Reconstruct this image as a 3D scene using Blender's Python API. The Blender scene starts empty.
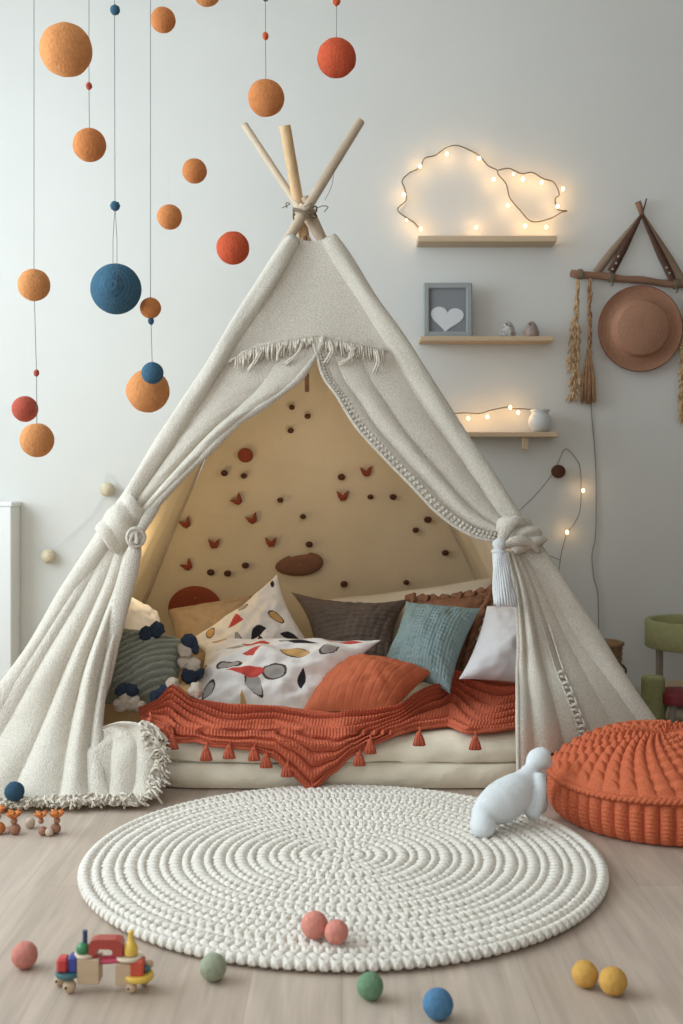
import bpy, math, random
import numpy as np
from mathutils import Vector, Matrix, noise
random.seed(7)
R = math.radians
PI = math.pi
scn = bpy.context.scene
COL = scn.collection

# ------------------------------------------------------------------ camera maths
FP, HC, HY, CX = 1131.0, 0.877, 480.0, 341.5
def P(px, py, Y):
    return Vector(((px - CX) * Y / FP, Y, HC - (py - HY) * Y / FP))
def F(px, py, z=0.0):
    return P(px, py, FP * (HC - z) / (py - HY))
WY = 4.80     # back wall

# ------------------------------------------------------------------ materials
def lin(c):
    r = [((v / 255) / 12.92 if v / 255 <= 0.04045 else ((v / 255 + 0.055) / 1.055) ** 2.4) for v in c]
    y = .3 * r[0] + .5 * r[1] + .2 * r[2]
    return tuple(v * .86 + y * .14 for v in r) + (1,)
def mat(name, col, rough=0.9, ns=60, nb=0.0, var=0.0, vs=None, sheen=0.0, trans=0.0, bd=0.01, stretch=None,
        metal=0.0, spec=0.3, emit=None, es=0, col2=None, detail=3, rgh=.6):
    m = bpy.data.materials.new(name); m.use_nodes = True
    nt = m.node_tree; N = nt.nodes; L = nt.links
    b = N['Principled BSDF']; out = N['Material Output']
    b.inputs['Base Color'].default_value = lin(col)
    b.inputs['Roughness'].default_value = rough
    b.inputs['Metallic'].default_value = metal
    b.inputs['Specular IOR Level'].default_value = spec
    if sheen:
        b.inputs['Sheen Weight'].default_value = sheen; b.inputs['Sheen Roughness'].default_value = 0.5
        b.inputs['Sheen Tint'].default_value = lin(col)
    if emit:
        b.inputs['Emission Color'].default_value = lin(emit); b.inputs['Emission Strength'].default_value = es
    if nb or var:
        tc = N.new('ShaderNodeTexCoord'); mp = N.new('ShaderNodeMapping')
        L.new(tc.outputs['Object'], mp.inputs['Vector'])
        if stretch: mp.inputs['Scale'].default_value = stretch
    if var:
        n2 = N.new('ShaderNodeTexNoise'); n2.inputs['Scale'].default_value = vs or ns
        n2.inputs['Detail'].default_value = detail; n2.inputs['Roughness'].default_value = rgh
        L.new(mp.outputs[0], n2.inputs['Vector'])
        mx = N.new('ShaderNodeMix'); mx.data_type = 'RGBA'
        c = lin(col)
        c1 = tuple(v * (1 - var) for v in c[:3]) + (1,); c2 = tuple(min(1, v * (1 + var * .6)) for v in c[:3]) + (1,)
        if col2: c1 = lin(col2); c2 = c
        rp = N.new('ShaderNodeMapRange'); rp.inputs['From Min'].default_value = .3; rp.inputs['From Max'].default_value = .7
        L.new(n2.outputs['Fac'], rp.inputs['Value']); L.new(rp.outputs[0], mx.inputs['Factor'])
        mx.inputs[6].default_value = c1; mx.inputs[7].default_value = c2
        L.new(mx.outputs[2], b.inputs['Base Color'])
    if nb:
        n1 = N.new('ShaderNodeTexNoise'); n1.inputs['Scale'].default_value = ns; n1.inputs['Detail'].default_value = detail
        L.new(mp.outputs[0], n1.inputs['Vector'])
        bp = N.new('ShaderNodeBump'); bp.inputs['Strength'].default_value = nb; bp.inputs['Distance'].default_value = bd
        L.new(n1.outputs['Fac'], bp.inputs['Height']); L.new(bp.outputs[0], b.inputs['Normal'])
    if trans:
        t = N.new('ShaderNodeBsdfTranslucent'); t.inputs['Color'].default_value = lin(col)
        ms = N.new('ShaderNodeMixShader'); ms.inputs[0].default_value = trans
        L.new(b.outputs[0], ms.inputs[1]); L.new(t.outputs[0], ms.inputs[2]); L.new(ms.outputs[0], out.inputs[0])
    return m

M = {}
M['wall'] = mat('wall_paint', (213, 213, 208), .9, 30, .05, .02, 3, bd=.004)
M['wall2'] = mat('taupe_wall_bounce_cut', (150, 140, 128), .9)  # unseen right wall toned dark to cut bounced light
M['ceil'] = mat('ceiling_paint', (225, 226, 224), .9)
M['white'] = mat('white_paint', (228, 230, 228), .5)
M['cloth'] = mat('woven_cotton', (234, 226, 210), .95, 240, 1.0, .18, 210, .15, .16, bd=.005, detail=2)
M['cloth2'] = mat('woven_cotton_hem', (232, 223, 207), .95, 260, 1.0, .20, 200, .1, .1, bd=.007, detail=2)
M['lining'] = mat('tent_lining_warm_tint', (236, 217, 182), .95, 160, .3, .05, 5, .1, .25, bd=.004)  # tinted warm, puts the glow inside the tent into the cloth colour
M['fringe'] = mat('cotton_fringe', (226, 216, 198), .95, 300, .6, .12, 120)
M['tassel'] = mat('white_yarn', (224, 227, 228), .95, 300, .6, .08, 150)
M['pole'] = mat('pale_pole_wood', (200, 178, 150), .6, 30, .1, .12, 14, stretch=(1, 1, .08), bd=.002)
M['pole2'] = mat('pine_pole_wood', (212, 174, 124), .6, 60, .1, .18, 60, stretch=(1, 1, .04), bd=.002)
M['twine'] = mat('twine', (120, 108, 88), .9)
M['matt'] = mat('mattress_canvas', (236, 225, 200), .9, 12, .35, .05, 8, .1, bd=.03)
M['piping'] = mat('mattress_seam', (158, 150, 128), .9)
M['rust'] = mat('rust_knit_wool', (208, 96, 56), .95, 420, .9, .22, 260, .3, bd=.004)
M['rust2'] = mat('rust_yarn_tassel', (204, 92, 56), .95, 400, .9, .25, 260, .3, bd=.004)
M['pouf'] = mat('orange_knit_wool', (216, 104, 54), .95, 380, .9, .20, 240, .3, bd=.004)
M['orange'] = mat('orange_quilt_cotton', (200, 98, 52), .9, 200, .3, .06, 40, .2, bd=.002)
M['blue'] = mat('teal_woven_cotton', (136, 160, 160), .95, 300, .9, .18, 260, .2, bd=.004)
M['taupe'] = mat('taupe_knit_wool', (112, 98, 88), .95, 300, .9, .18, 200, .2, bd=.004)
M['sage'] = mat('grey_green_knit_wool', (160, 163, 148), .95, 320, .9, .2, 240, .2, bd=.004)
M['cream'] = mat('cream_cotton', (216, 204, 184), .9, 14, .3, .03, 20, .1, bd=.02)
M['white_cot'] = mat('white_cotton', (222, 220, 222), .9, 12, .3, .03, 20, .1, bd=.02)
M['tan'] = mat('tan_cotton', (180, 152, 118), .9, 200, .4, .08, 40, .1, bd=.003)
M['brown'] = mat('brown_ruffle_cotton', (138, 92, 62), .9, 100, .5, .2, 50, .1, bd=.006)
M['print'] = mat('print_white_cotton', (226, 220, 214), .9, 14, .3, .03, 20, .1, bd=.02)
for k, c in dict(p_red=(196, 62, 48), p_mus=(200, 154, 84), p_grey=(160, 154, 148), p_blk=(40, 38, 42), p_line=(78, 62, 54)).items():
    M[k] = mat('print_' + k[2:], c, .9)
M['navy'] = mat('navy_wool', (48, 62, 84), .98, 350, 1, .35, 220, .3, bd=.005)
M['ivory'] = mat('ivory_wool', (212, 196, 176), .98, 350, 1, .18, 220, .3, bd=.005)
M['rug'] = mat('ivory_cotton_rope', (226, 220, 208), .95, 300, .5, .07, 200, .1, bd=.003)
M['rugbase'] = mat('ivory_cotton_rope_shaded', (196, 186, 168), .95)  # darker copy of the rope colour, paints shade into the stitch gaps
M['plush'] = mat('white_plush', (222, 228, 230), .98, 400, .6, .05, 200, .3, bd=.003)
M['black'] = mat('black_bead', (18, 18, 20), .3)
def felt(n, c): M[n] = mat('felt_' + n, c, 1.0, 130, .8, .14, 90, .35, bd=.004, detail=5, spec=.1)
felt('f_orange', (206, 126, 60)); felt('f_orange2', (202, 122, 56)); felt('f_amber', (210, 136, 70)); felt('f_red', (204, 80, 36)); felt('f_brick', (178, 78, 56))
felt('f_blue', (58, 98, 122)); felt('f_coral', (218, 136, 118)); felt('f_pink', (206, 128, 114)); felt('f_sage', (156, 164, 138))
felt('f_green', (108, 146, 110)); felt('f_sky', (76, 126, 164)); felt('f_must', (212, 160, 62)); felt('f_navy', (50, 82, 104)); felt('f_cream', (214, 200, 168))
M['f_rust'] = mat('felt_applique_rust', (150, 66, 34), .95, 200, .5, .1, 60, bd=.003)
M['f_dark'] = mat('felt_applique_brown', (92, 54, 36), .95, 200, .5, .1, 60, bd=.003)
M['f_bean'] = mat('felt_applique_umber', (132, 88, 62), .95, 200, .5, .1, 60, bd=.003)
M['cable'] = mat('grey_cable', (140, 138, 132), .7)
M['wire2'] = mat('copper_wire', (128, 118, 104), .7)
M['string'] = mat('grey_cord', (96, 98, 98), .8)
M['thread'] = mat('clear_thread', (215, 220, 220), .6)
M['shelf'] = mat('shelf_wood', (206, 178, 142), .55, 40, .1, .10, 20, stretch=(.1, 1, 1), bd=.002)
M['frame'] = mat('grey_frame', (146, 152, 152), .5)
M['print_grey'] = mat('grey_print', (128, 130, 134), .8)
M['heart'] = mat('white_heart', (206, 208, 212), .8)
M['ceramic'] = mat('white_ceramic', (206, 208, 206), .35, spec=.5)
M['speck1'] = mat('speckled_ceramic', (226, 220, 214), .5, 10, 0, .5, 110, col2=(96, 90, 90))
M['speck2'] = mat('patterned_ceramic', (190, 142, 120), .5, 10, 0, .5, 80, col2=(110, 134, 140))
M['wire'] = mat('dark_wire', (96, 84, 68), .7)
M['bulb'] = mat('warm_bulb', (255, 220, 150), .4, emit=(255, 200, 120), es=9)
M['straw'] = mat('brown_straw', (180, 130, 100), .75, 200, .4, .15, 120, bd=.003)
M['straw2'] = mat('hat_edge', (120, 62, 48), .8)
M['stick'] = mat('driftwood', (146, 106, 80), .8, 60, .3, .25, 40, stretch=(.15, 1, 1), bd=.003)
M['leather'] = mat('brown_leather', (88, 58, 44), .6, 100, .3, .15, 40, bd=.002)
M['strap'] = mat('beige_webbing', (148, 126, 104), .9)
M['steel'] = mat('rivet_metal', (190, 186, 178), .35, metal=.9)
M['grass'] = mat('dried_grass', (198, 162, 118), .95, 80, .2, .3, 90)
M['grass2'] = mat('dried_grass_brown', (172, 130, 92), .95, 80, .2, .3, 90)
M['lime'] = mat('green_felt_paint', (164, 164, 112), .9, 120, .3, .10, 60, bd=.002)
M['limeyarn'] = mat('green_yarn', (150, 152, 98), .95, 200, .6, .18, 80, bd=.004)
M['greywood'] = mat('grey_wood_leg', (138, 128, 116), .7)
M['crim'] = mat('crimson_paint', (128, 34, 46), .5)
M['basket'] = mat('wicker', (150, 118, 82), .85, 90, .8, .3, 70, bd=.006)
M['wood'] = mat('toy_wood', (204, 176, 140), .5, 50, .1, .1, 40, stretch=(.2, 1, 1), bd=.001)
for k, c in dict(t_red=(200, 44, 44), t_brick=(176, 58, 44), t_blue=(52, 66, 150), t_navy=(44, 70, 110), t_green=(48, 130, 76),
                 t_teal=(60, 110, 116), t_yel=(232, 190, 40), t_mag=(200, 48, 84), t_cream=(222, 204, 178), t_orange=(208, 70, 40)).items():
    M[k] = mat('toy_paint_' + k[2:], c, .35, spec=.5)
M['beadwood'] = mat('bead_wood', (164, 112, 84), .6, 60, 0, .15, 60)
M['beadpale'] = mat('bead_pale', (206, 182, 160), .6, 60, 0, .1, 60)
M['tuft'] = mat('orange_felt_tuft', (222, 128, 48), .95, 200, .6, .3, 200)

def floor_mat():
    m = bpy.data.materials.new('pale_oak_planks'); m.use_nodes = True
    nt = m.node_tree; N = nt.nodes; L = nt.links; b = N['Principled BSDF']
    tc = N.new('ShaderNodeTexCoord'); sp = N.new('ShaderNodeSeparateXYZ'); cb = N.new('ShaderNodeCombineXYZ')
    L.new(tc.outputs['Object'], sp.inputs[0]); L.new(sp.outputs['Y'], cb.inputs['X']); L.new(sp.outputs['X'], cb.inputs['Y'])
    br = N.new('ShaderNodeTexBrick'); L.new(cb.outputs[0], br.inputs['Vector'])
    br.inputs['Scale'].default_value = 1; br.inputs['Brick Width'].default_value = 1.5; br.inputs['Row Height'].default_value = .16
    br.inputs['Mortar Size'].default_value = .0012; br.inputs['Mortar Smooth'].default_value = .6; br.offset = .37
    br.inputs['Color1'].default_value = lin((194, 176, 158)); br.inputs['Color2'].default_value = lin((183, 163, 144)); br.inputs['Mortar'].default_value = lin((172, 156, 140))
    br.inputs['Bias'].default_value = 0
    mp = N.new('ShaderNodeMapping'); mp.inputs['Scale'].default_value = (1, .055, 1); L.new(tc.outputs['Object'], mp.inputs[0])
    n = N.new('ShaderNodeTexNoise'); n.inputs['Scale'].default_value = 55; n.inputs['Detail'].default_value = 6; n.inputs['Distortion'].default_value = .6
    L.new(mp.outputs[0], n.inputs['Vector'])
    mp2 = N.new('ShaderNodeMapping'); mp2.inputs['Scale'].default_value = (1, .16, 1); L.new(tc.outputs['Object'], mp2.inputs[0])
    n2 = N.new('ShaderNodeTexNoise'); n2.inputs['Scale'].default_value = 9; n2.inputs['Detail'].default_value = 3; n2.inputs['Distortion'].default_value = 1.4
    L.new(mp2.outputs[0], n2.inputs['Vector'])
    r1 = N.new('ShaderNodeMapRange'); r1.inputs['From Min'].default_value = .3; r1.inputs['From Max'].default_value = .7; r1.inputs['To Min'].default_value = .84; r1.inputs['To Max'].default_value = 1.08
    L.new(n.outputs['Fac'], r1.inputs['Value'])
    r2 = N.new('ShaderNodeMapRange'); r2.inputs['From Min'].default_value = .3; r2.inputs['From Max'].default_value = .7; r2.inputs['To Min'].default_value = .9; r2.inputs['To Max'].default_value = 1.06
    L.new(n2.outputs['Fac'], r2.inputs['Value'])
    mu = N.new('ShaderNodeMath'); mu.operation = 'MULTIPLY'; L.new(r1.outputs[0], mu.inputs[0]); L.new(r2.outputs[0], mu.inputs[1])
    vm = N.new('ShaderNodeVectorMath'); vm.operation = 'SCALE'; L.new(br.outputs['Color'], vm.inputs[0]); L.new(mu.outputs[0], vm.inputs['Scale'])
    L.new(vm.outputs[0], b.inputs['Base Color']); b.inputs['Roughness'].default_value = .5; b.inputs['Specular IOR Level'].default_value = .35
    bp = N.new('ShaderNodeBump'); bp.inputs['Strength'].default_value = .15; bp.inputs['Distance'].default_value = .002
    L.new(n.outputs['Fac'], bp.inputs['Height']); L.new(bp.outputs[0], b.inputs['Normal'])
    return m
M['floor'] = floor_mat()

# ------------------------------------------------------------------ mesh helpers
class MB:
    def __init__(s): s.v = []; s.f = []; s.mi = []
    def add(s, vs, fs, mi=0):
        o = len(s.v); s.v += [tuple(v) for v in vs]; s.f += [tuple(i + o for i in f) for f in fs]; s.mi += [mi] * len(fs); return s
    def grid(s, g, mi=0, closeu=False, closev=False):
        # g[j][i]
        nv = len(g); nu = len(g[0]); vs = [p for r in g for p in r]; fs = []
        for j in range(nv if closev else nv - 1):
            for i in range(nu if closeu else nu - 1):
                a = j * nu + i; b = j * nu + (i + 1) % nu; j2 = (j + 1) % nv
                fs.append((a, b, j2 * nu + (i + 1) % nu, j2 * nu + i))
        return s.add(vs, fs, mi)
    def box(s, c, d, mi=0, rot=None, bev=0):
        c = Vector(c); hx, hy, hz = d[0] / 2, d[1] / 2, d[2] / 2
        b = bev or min(d) * .08
        vs = []; fs = []
        # bevelled box : 24 verts
        import itertools
        idx = {}
        for sx, sy, sz in itertools.product((-1, 1), repeat=3):
            for ax in range(3):
                p = [sx * (hx - b), sy * (hy - b), sz * (hz - b)]; p[ax] = (sx * hx, sy * hy, sz * hz)[ax]
                idx[(sx, sy, sz, ax)] = len(vs); vs.append(Vector(p))
        def I(x, y, z, a): return idx[(x, y, z, a)]
        for sx in (-1, 1):
            q = [I(sx, -1, -1, 0), I(sx, 1, -1, 0), I(sx, 1, 1, 0), I(sx, -1, 1, 0)]; fs.append(q if sx > 0 else q[::-1])
            q = [I(-1, sx, -1, 1), I(1, sx, -1, 1), I(1, sx, 1, 1), I(-1, sx, 1, 1)]; fs.append(q[::-1] if sx > 0 else q)
            q = [I(-1, -1, sx, 2), I(1, -1, sx, 2), I(1, 1, sx, 2), I(-1, 1, sx, 2)]; fs.append(q if sx > 0 else q[::-1])
        for a in (-1, 1):
            for b2 in (-1, 1):
                fs.append((I(a, b2, -1, 0), I(a, b2, 1, 0), I(a, b2, 1, 1), I(a, b2, -1, 1)) if a * b2 > 0 else (I(a, b2, -1, 1), I(a, b2, 1, 1), I(a, b2, 1, 0), I(a, b2, -1, 0)))
                fs.append((I(a, -1, b2, 2), I(a, 1, b2, 2), I(a, 1, b2, 0), I(a, -1, b2, 0)) if a * b2 > 0 else (I(a, -1, b2, 0), I(a, 1, b2, 0), I(a, 1, b2, 2), I(a, -1, b2, 2)))
                fs.append((I(-1, a, b2, 1), I(1, a, b2, 1), I(1, a, b2, 2), I(-1, a, b2, 2)) if a * b2 > 0 else (I(-1, a, b2, 2), I(1, a, b2, 2), I(1, a, b2, 1), I(-1, a, b2, 1)))
                pass
        for sx, sy, sz in itertools.product((-1, 1), repeat=3):
            q = (I(sx, sy, sz, 0), I(sx, sy, sz, 1), I(sx, sy, sz, 2)); fs.append(q if sx * sy * sz > 0 else q[::-1])
        if rot: vs = [rot @ v for v in vs]
        return s.add([v + c for v in vs], fs, mi)
    def sphere(s, c, r, nu=20, nv=12, mi=0, sc=(1, 1, 1), rot=None, nz=0, nzs=30):
        c = Vector(c); vs = []; fs = []
        for j in range(nv + 1):
            t = PI * j / nv
            for i in range(nu):
                a = 2 * PI * i / nu
                d = Vector((math.sin(t) * math.cos(a), math.sin(t) * math.sin(a), math.cos(t)))
                rr = r
                if nz: rr = r * (1 + nz * noise.noise((d * r + c) * nzs))
                p = Vector((d.x * rr * sc[0], d.y * rr * sc[1], d.z * rr * sc[2]))
                if rot: p = rot @ p
                vs.append(p + c)
        for j in range(nv):
            for i in range(nu):
                a = j * nu + i; b = j * nu + (i + 1) % nu
                fs.append((a, a + nu, b + nu, b))
        return s.add(vs, fs, mi)
    def tube(s, pts, r, n=8, mi=0, cap=True, flat=1.0, closed=False, up=None):
        pts = [Vector(p) for p in pts]; m = len(pts)
        rs = r if isinstance(r, (list, tuple)) else [r] * m
        prev = None; rings = []
        for k in range(m):
            if closed: t = (pts[(k + 1) % m] - pts[k - 1])
            else: t = pts[min(k + 1, m - 1)] - pts[max(k - 1, 0)]
            if t.length < 1e-9: t = Vector((0, 0, 1))
            t.normalize()
            if prev is None:
                u = Vector(up) if up else (Vector((0, -1, 0)) if abs(t.y) < .9 else Vector((1, 0, 0)))
            else: u = prev
            u = (u - t * u.dot(t)); u.normalize(); prev = u
            w = t.cross(u)
            rings.append([pts[k] + (u * math.cos(a) * flat + w * math.sin(a)) * rs[k] for a in [2 * PI * i / n for i in range(n)]])
        o = len(s.v); s.grid(rings, mi, closeu=True, closev=closed)
        if cap and not closed:
            s.f.append(tuple(o + i for i in range(n))[::-1]); s.f.append(tuple(o + (m - 1) * n + i for i in range(n))); s.mi += [mi, mi]
        return s
    def lathe(s, c, prof, n=32, mi=0, M3=None, seg=None):
        c = Vector(c); g = []
        for (r, z) in prof:
            row = []
            for i in range(n):
                a = 2 * PI * i / n
                p = Vector((r * math.cos(a), r * math.sin(a), z))
                if M3: p = M3 @ p
                row.append(p + c)
            g.append(row)
        return s.grid(g, mi, closeu=True)
    def prism(s, pts2, z0, z1, fn, mi=0):
        """closed 2D outline extruded; fn(x,y,z)->world"""
        n = len(pts2); vs = [fn(x, y, z0) for x, y in pts2] + [fn(x, y, z1) for x, y in pts2]
        fs = [tuple(range(n))[::-1], tuple(range(n, 2 * n))] + [(i, (i + 1) % n, n + (i + 1) % n, n + i) for i in range(n)]
        return s.add(vs, fs, mi)

def wloc(o):
    p = Vector((0, 0, 0))
    while o: p = p + o.location; o = o.parent
    return p
def link(name, mb, mats, parent=None, loc=None, smooth=True, auto=None):
    me = bpy.data.meshes.new(name)
    base = wloc(parent) if parent else Vector((0, 0, 0))
    if loc is None: off = base; l = Vector((0, 0, 0))
    else: off = Vector(loc); l = Vector(loc) - base
    va = np.array(mb.v, dtype=np.float64) - np.array(off)
    me.from_pydata([tuple(v) for v in va], [], mb.f)
    if not isinstance(mats, (list, tuple)): mats = [mats]
    for m in mats: me.materials.append(M[m] if isinstance(m, str) else m)
    if len(mats) > 1: me.polygons.foreach_set('material_index', mb.mi)
    if smooth: me.polygons.foreach_set('use_smooth', [True] * len(me.polygons))
    me.update(); me.validate()
    if auto: me.set_sharp_from_angle(angle=R(auto))
    o = bpy.data.objects.new(name, me); COL.objects.link(o); o.location = l
    if parent: o.parent = parent
    return o
def tag(o, label, cat, group=None):
    o['label'] = label; o['category'] = cat
    if group: o['group'] = group
    return o
def thing(name, label, cat, loc, group=None):
    o = bpy.data.objects.new(name, None); COL.objects.link(o); o.location = loc; o.empty_display_size = .05
    return tag(o, label, cat, group)
def base_of(mb):
    a = np.array(mb.v); return Vector(((a[:, 0].min() + a[:, 0].max()) / 2, (a[:, 1].min() + a[:, 1].max()) / 2, a[:, 2].min()))
def solo(name, mb, mats, label, cat, group=None, **k):
    return tag(link(name, mb, mats, None, base_of(mb), **k), label, cat, group)
def struct(name, mb, mats, smooth=False):
    o = link(name, mb, mats, smooth=smooth); o['kind'] = 'structure'; return o
def spline(pts, n):
    pts = [Vector(p) for p in pts]
    if len(pts) == 2: return [pts[0].lerp(pts[1], i / (n - 1)) for i in range(n)]
    out = []; m = len(pts) - 1
    for k in range(n):
        t = k / (n - 1) * m; i = min(int(t), m - 1); t -= i
        p0 = pts[i - 1] if i > 0 else pts[0] * 2 - pts[1]; p1 = pts[i]; p2 = pts[i + 1]; p3 = pts[i + 2] if i + 2 <= m else pts[m] * 2 - pts[m - 1]
        out.append(.5 * ((2 * p1) + (p2 - p0) * t + (2 * p0 - 5 * p1 + 4 * p2 - p3) * t * t + (3 * p1 - p0 - 3 * p2 + p3) * t ** 3))
    return out
def smooth01(t): t = max(0, min(1, t)); return t * t * (3 - 2 * t)

# ------------------------------------------------------------------ room
XL, XR, ZC, YB = -2.6, 2.6, 3.05, -0.6
def plane(mb, a, b, c, d): return mb.add([a, b, c, d], [(0, 1, 2, 3)])
struct('floor', MB().box((0, (WY + YB) / 2, -.05), (XR - XL + .2, WY - YB + .2, .1), bev=.001), 'floor')
struct('wall_back', MB().box((0, WY + .05, ZC / 2), (XR - XL + .2, .1, ZC), bev=.001), 'wall')
struct('wall_right', MB().box((XR + .05, (WY + YB) / 2, ZC / 2), (.1, WY - YB, ZC), bev=.001), 'wall2')
struct('ceiling', MB().box((0, (WY + YB) / 2, ZC + .05), (XR - XL + .2, WY - YB + .2, .1), bev=.001), 'ceil')
wy0, wy1, wz0, wz1 = .7, 4.1, .75, 2.75
w = MB()
w.box((XL - .05, (YB + wy0) / 2, ZC / 2), (.1, wy0 - YB, ZC), bev=.001); w.box((XL - .05, (WY + wy1) / 2, ZC / 2), (.1, WY - wy1, ZC), bev=.001)
w.box((XL - .05, (wy0 + wy1) / 2, wz0 / 2), (.1, wy1 - wy0, wz0), bev=.001); w.box((XL - .05, (wy0 + wy1) / 2, (wz1 + ZC) / 2), (.1, wy1 - wy0, ZC - wz1), bev=.001)
struct('wall_left', w, 'wall')
w = MB()
for y in (wy0 + .03, (wy0 + wy1) / 2, wy1 - .03): w.box((XL - .05, y, (wz0 + wz1) / 2), (.06, .06, wz1 - wz0))
for z in (wz0 + .03, wz1 - .03): w.box((XL - .05, (wy0 + wy1) / 2, z), (.06, wy1 - wy0, .06))
struct('window_1', w, 'white')
# left white low cabinet by the wall
c0 = P(-60, 502, 4.55)
t = thing('low_cabinet', 'white low cabinet cut off by the left edge, against the back wall', 'cabinet', (P(-50, 0, 4.55).x, 4.62, 0))
xr = P(12, 0, 4.66).x; zt = P(0, 502, 4.66).z
mb = MB().box(((xr - .5), 4.73, (zt - .02) / 2), (1.0 - .01, .13, zt - .02), bev=.004); link('body', mb, 'white', t, smooth=False)
mb = MB().box(((xr - .5), 4.73, zt - .01), (1.0, .135, .02), bev=.004); link('top', mb, 'white', t, smooth=False)

# ------------------------------------------------------------------ tent
L0 = P(-50, 790, 3.2); R0 = P(672, 772, 3.4); AP = P(305, 214, 3.85)
NRM = (R0 - L0).cross(AP - L0).normalized()
def front(px, py, off=0.0):
    d = Vector(((px - CX) / FP, 1, (HY - py) / FP)); C = Vector((0, 0, HC))
    q = L0 - Vector((0, off, 0))
    return C + d * (NRM.dot(q - C) / NRM.dot(d))
BL = F(100, 702); BR = F(534, 702)
BN = (BR - BL).cross(AP - BL).normalized()
def back(px, py, off=0.0):
    d = Vector(((px - CX) / FP, 1, (HY - py) / FP)); C = Vector((0, 0, HC))
    q = BL - Vector((0, off, 0))
    return C + d * (BN.dot(q - C) / BN.dot(d))

tent = thing('teepee_tent', 'cream cotton teepee play tent with tied back curtains and wooden poles', 'tent', (AP.x, 3.8, 0))
# poles
def pole(b, through, topz, r, m='pole', r2=None):
    b = Vector(b); d = (Vector(through) - b); tt = (topz - b.z) / d.z
    e = b + d * tt; n = 24
    pts = [b.lerp(e, i / (n - 1)) for i in range(n)]
    ln = (e - b).length
    o = link('pole', MB().tube(pts, [(r2 or r) + (r - (r2 or r)) * i / (n - 1) for i in range(n)], 16), m, tent, auto=60)
    return b, e
A1 = P(304, 213, 3.84); 
pole(L0 + Vector((0, 0, 0)), A1, 2.135, .0165)
pole(R0, A1 + Vector((.0, .035, 0)), 2.122, .0125)
pole(F(384, 700), P(302, 225, 3.92), 2.073, .0195, 'pole2')
pole(BL + Vector((.01, -.01, 0)), P(300, 214, 3.88), 1.82, .014)
pole(BR + Vector((-.01, -.01, 0)), P(312, 214, 3.90), 1.85, .014)
link('hanging_stick', MB().tube([P(305, 236, 3.87), P(307, 392, 3.93)], [.008, .008], 10), 'stick', tent, auto=60)
# rope lashing + twine ends
mb = MB(); c = P(305, 214, 3.86)
for k in range(3):
    pts = []
    for i in range(26):
        a = 2 * PI * i / 25
        pts.append(c + Vector((.040 * math.cos(a), .055 * math.sin(a), (k - 1) * .008 + .014 * math.sin(a * 2 + k))))
    mb.tube(pts, .003, 6, closed=True)
for a, b, cc in (((322, 206), (328, 207), (324, 212)), ((290, 204), (286, 203), (287, 208)), ((312, 203), (309, 208), (315, 210))):
    mb.tube(spline([P(a[0] - 8, a[1] + 4, 3.80), P(*a, 3.79), P(*b, 3.79), P(*cc, 3.79)], 10), .0018, 5)
mb.tube(spline([P(334, 168, 3.86), P(332, 185, 3.84), P(325, 200, 3.82)], 8), .001, 5)
link('lashing_twine', mb, 'twine', tent)

# sleeves along the front poles
def nz(p, s, seed=0): return noise.noise(Vector(p) * s + Vector((seed, seed * 2.3, 0)))
SLtop = front(294, 239, .02); SLbot = front(-53, 791, .015)
SRtop = front(329, 239, .02); SRbot = front(675, 774, .015)
def sleeve(a, b, r0, r1, seed, ripple):
    n, m = 110, 20; g = []
    ax = (b - a).normalized(); u = Vector((0, -1, 0)); u = (u - ax * u.dot(ax)).normalized(); w_ = ax.cross(u)
    for j in range(n):
        t_ = j / (n - 1); c = a.lerp(b, t_); row = []
        r = r0 + (r1 - r0) * t_
        if t_ < .02: r *= .93 + t_ * 3.5
        for i in range(m):
            an = 2 * PI * i / m
            rr = r * (1 + ripple * nz((math.cos(an) * 1.2, math.sin(an) * 1.2, t_ * 9), 1, seed) + .06 * math.sin(t_ * 26 + seed + 2 * an))
            row.append(c + u * math.cos(an) * rr + w_ * math.sin(an) * rr)
        g.append(row)
    # turn the top edge inwards
    ce = a + ax * .01
    g.insert(0, [ce + (p - a) * .55 for p in g[0]])
    return g
mb = MB().grid(sleeve(SLtop, SLbot, .030, .036, 1, .22), closeu=True); link('pole_sleeve', mb, 'cloth', tent)
mb = MB().grid(sleeve(SRtop, SRbot, .031, .042, 5, .22), closeu=True); link('pole_sleeve', mb, 'cloth', tent)
def lerp(a, b, t): return a + (b - a) * t
def sl(y, off=.02):   # centre of the left sleeve at image row y
    return front(lerp(294, -53, (y - 239) / (791 - 239)), y, off)
def sr(y, off=.02):
    return front(lerp(329, 675, (y - 239) / (774 - 239)), y, off)

# top yoke panel
yb = [(216, 371), (248, 350), (275, 342), (300, 338), (318, 336), (340, 340), (364, 345), (401, 354)]
def yoke_bottom(u):
    t_ = u * (len(yb) - 1); i = min(int(t_), len(yb) - 2); k = t_ - i
    return lerp(yb[i][0], yb[i + 1][0], k), lerp(yb[i][1], yb[i + 1][1], k)
g = []; n = 44
for j in range(n):
    v = j / (n - 1); row = []
    for i in range(n):
        u = i / (n - 1); bx, by = yoke_bottom(u)
        tx = lerp(296, 327, u); ty = 238 + 3 * math.sin(PI * u)
        x = lerp(tx, bx, v); y = lerp(ty, by, v)
        o = .028 + .004 * math.sin(u * 9 + v * 3) * v - .012 * math.sin(PI * u)
        row.append(front(x, y, o))
    g.append(row)
mb = MB().grid(g); mb.grid([[p + Vector((0, .006, 0)) for p in r] for r in g])
link('front_yoke', mb, 'cloth', tent)
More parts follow.
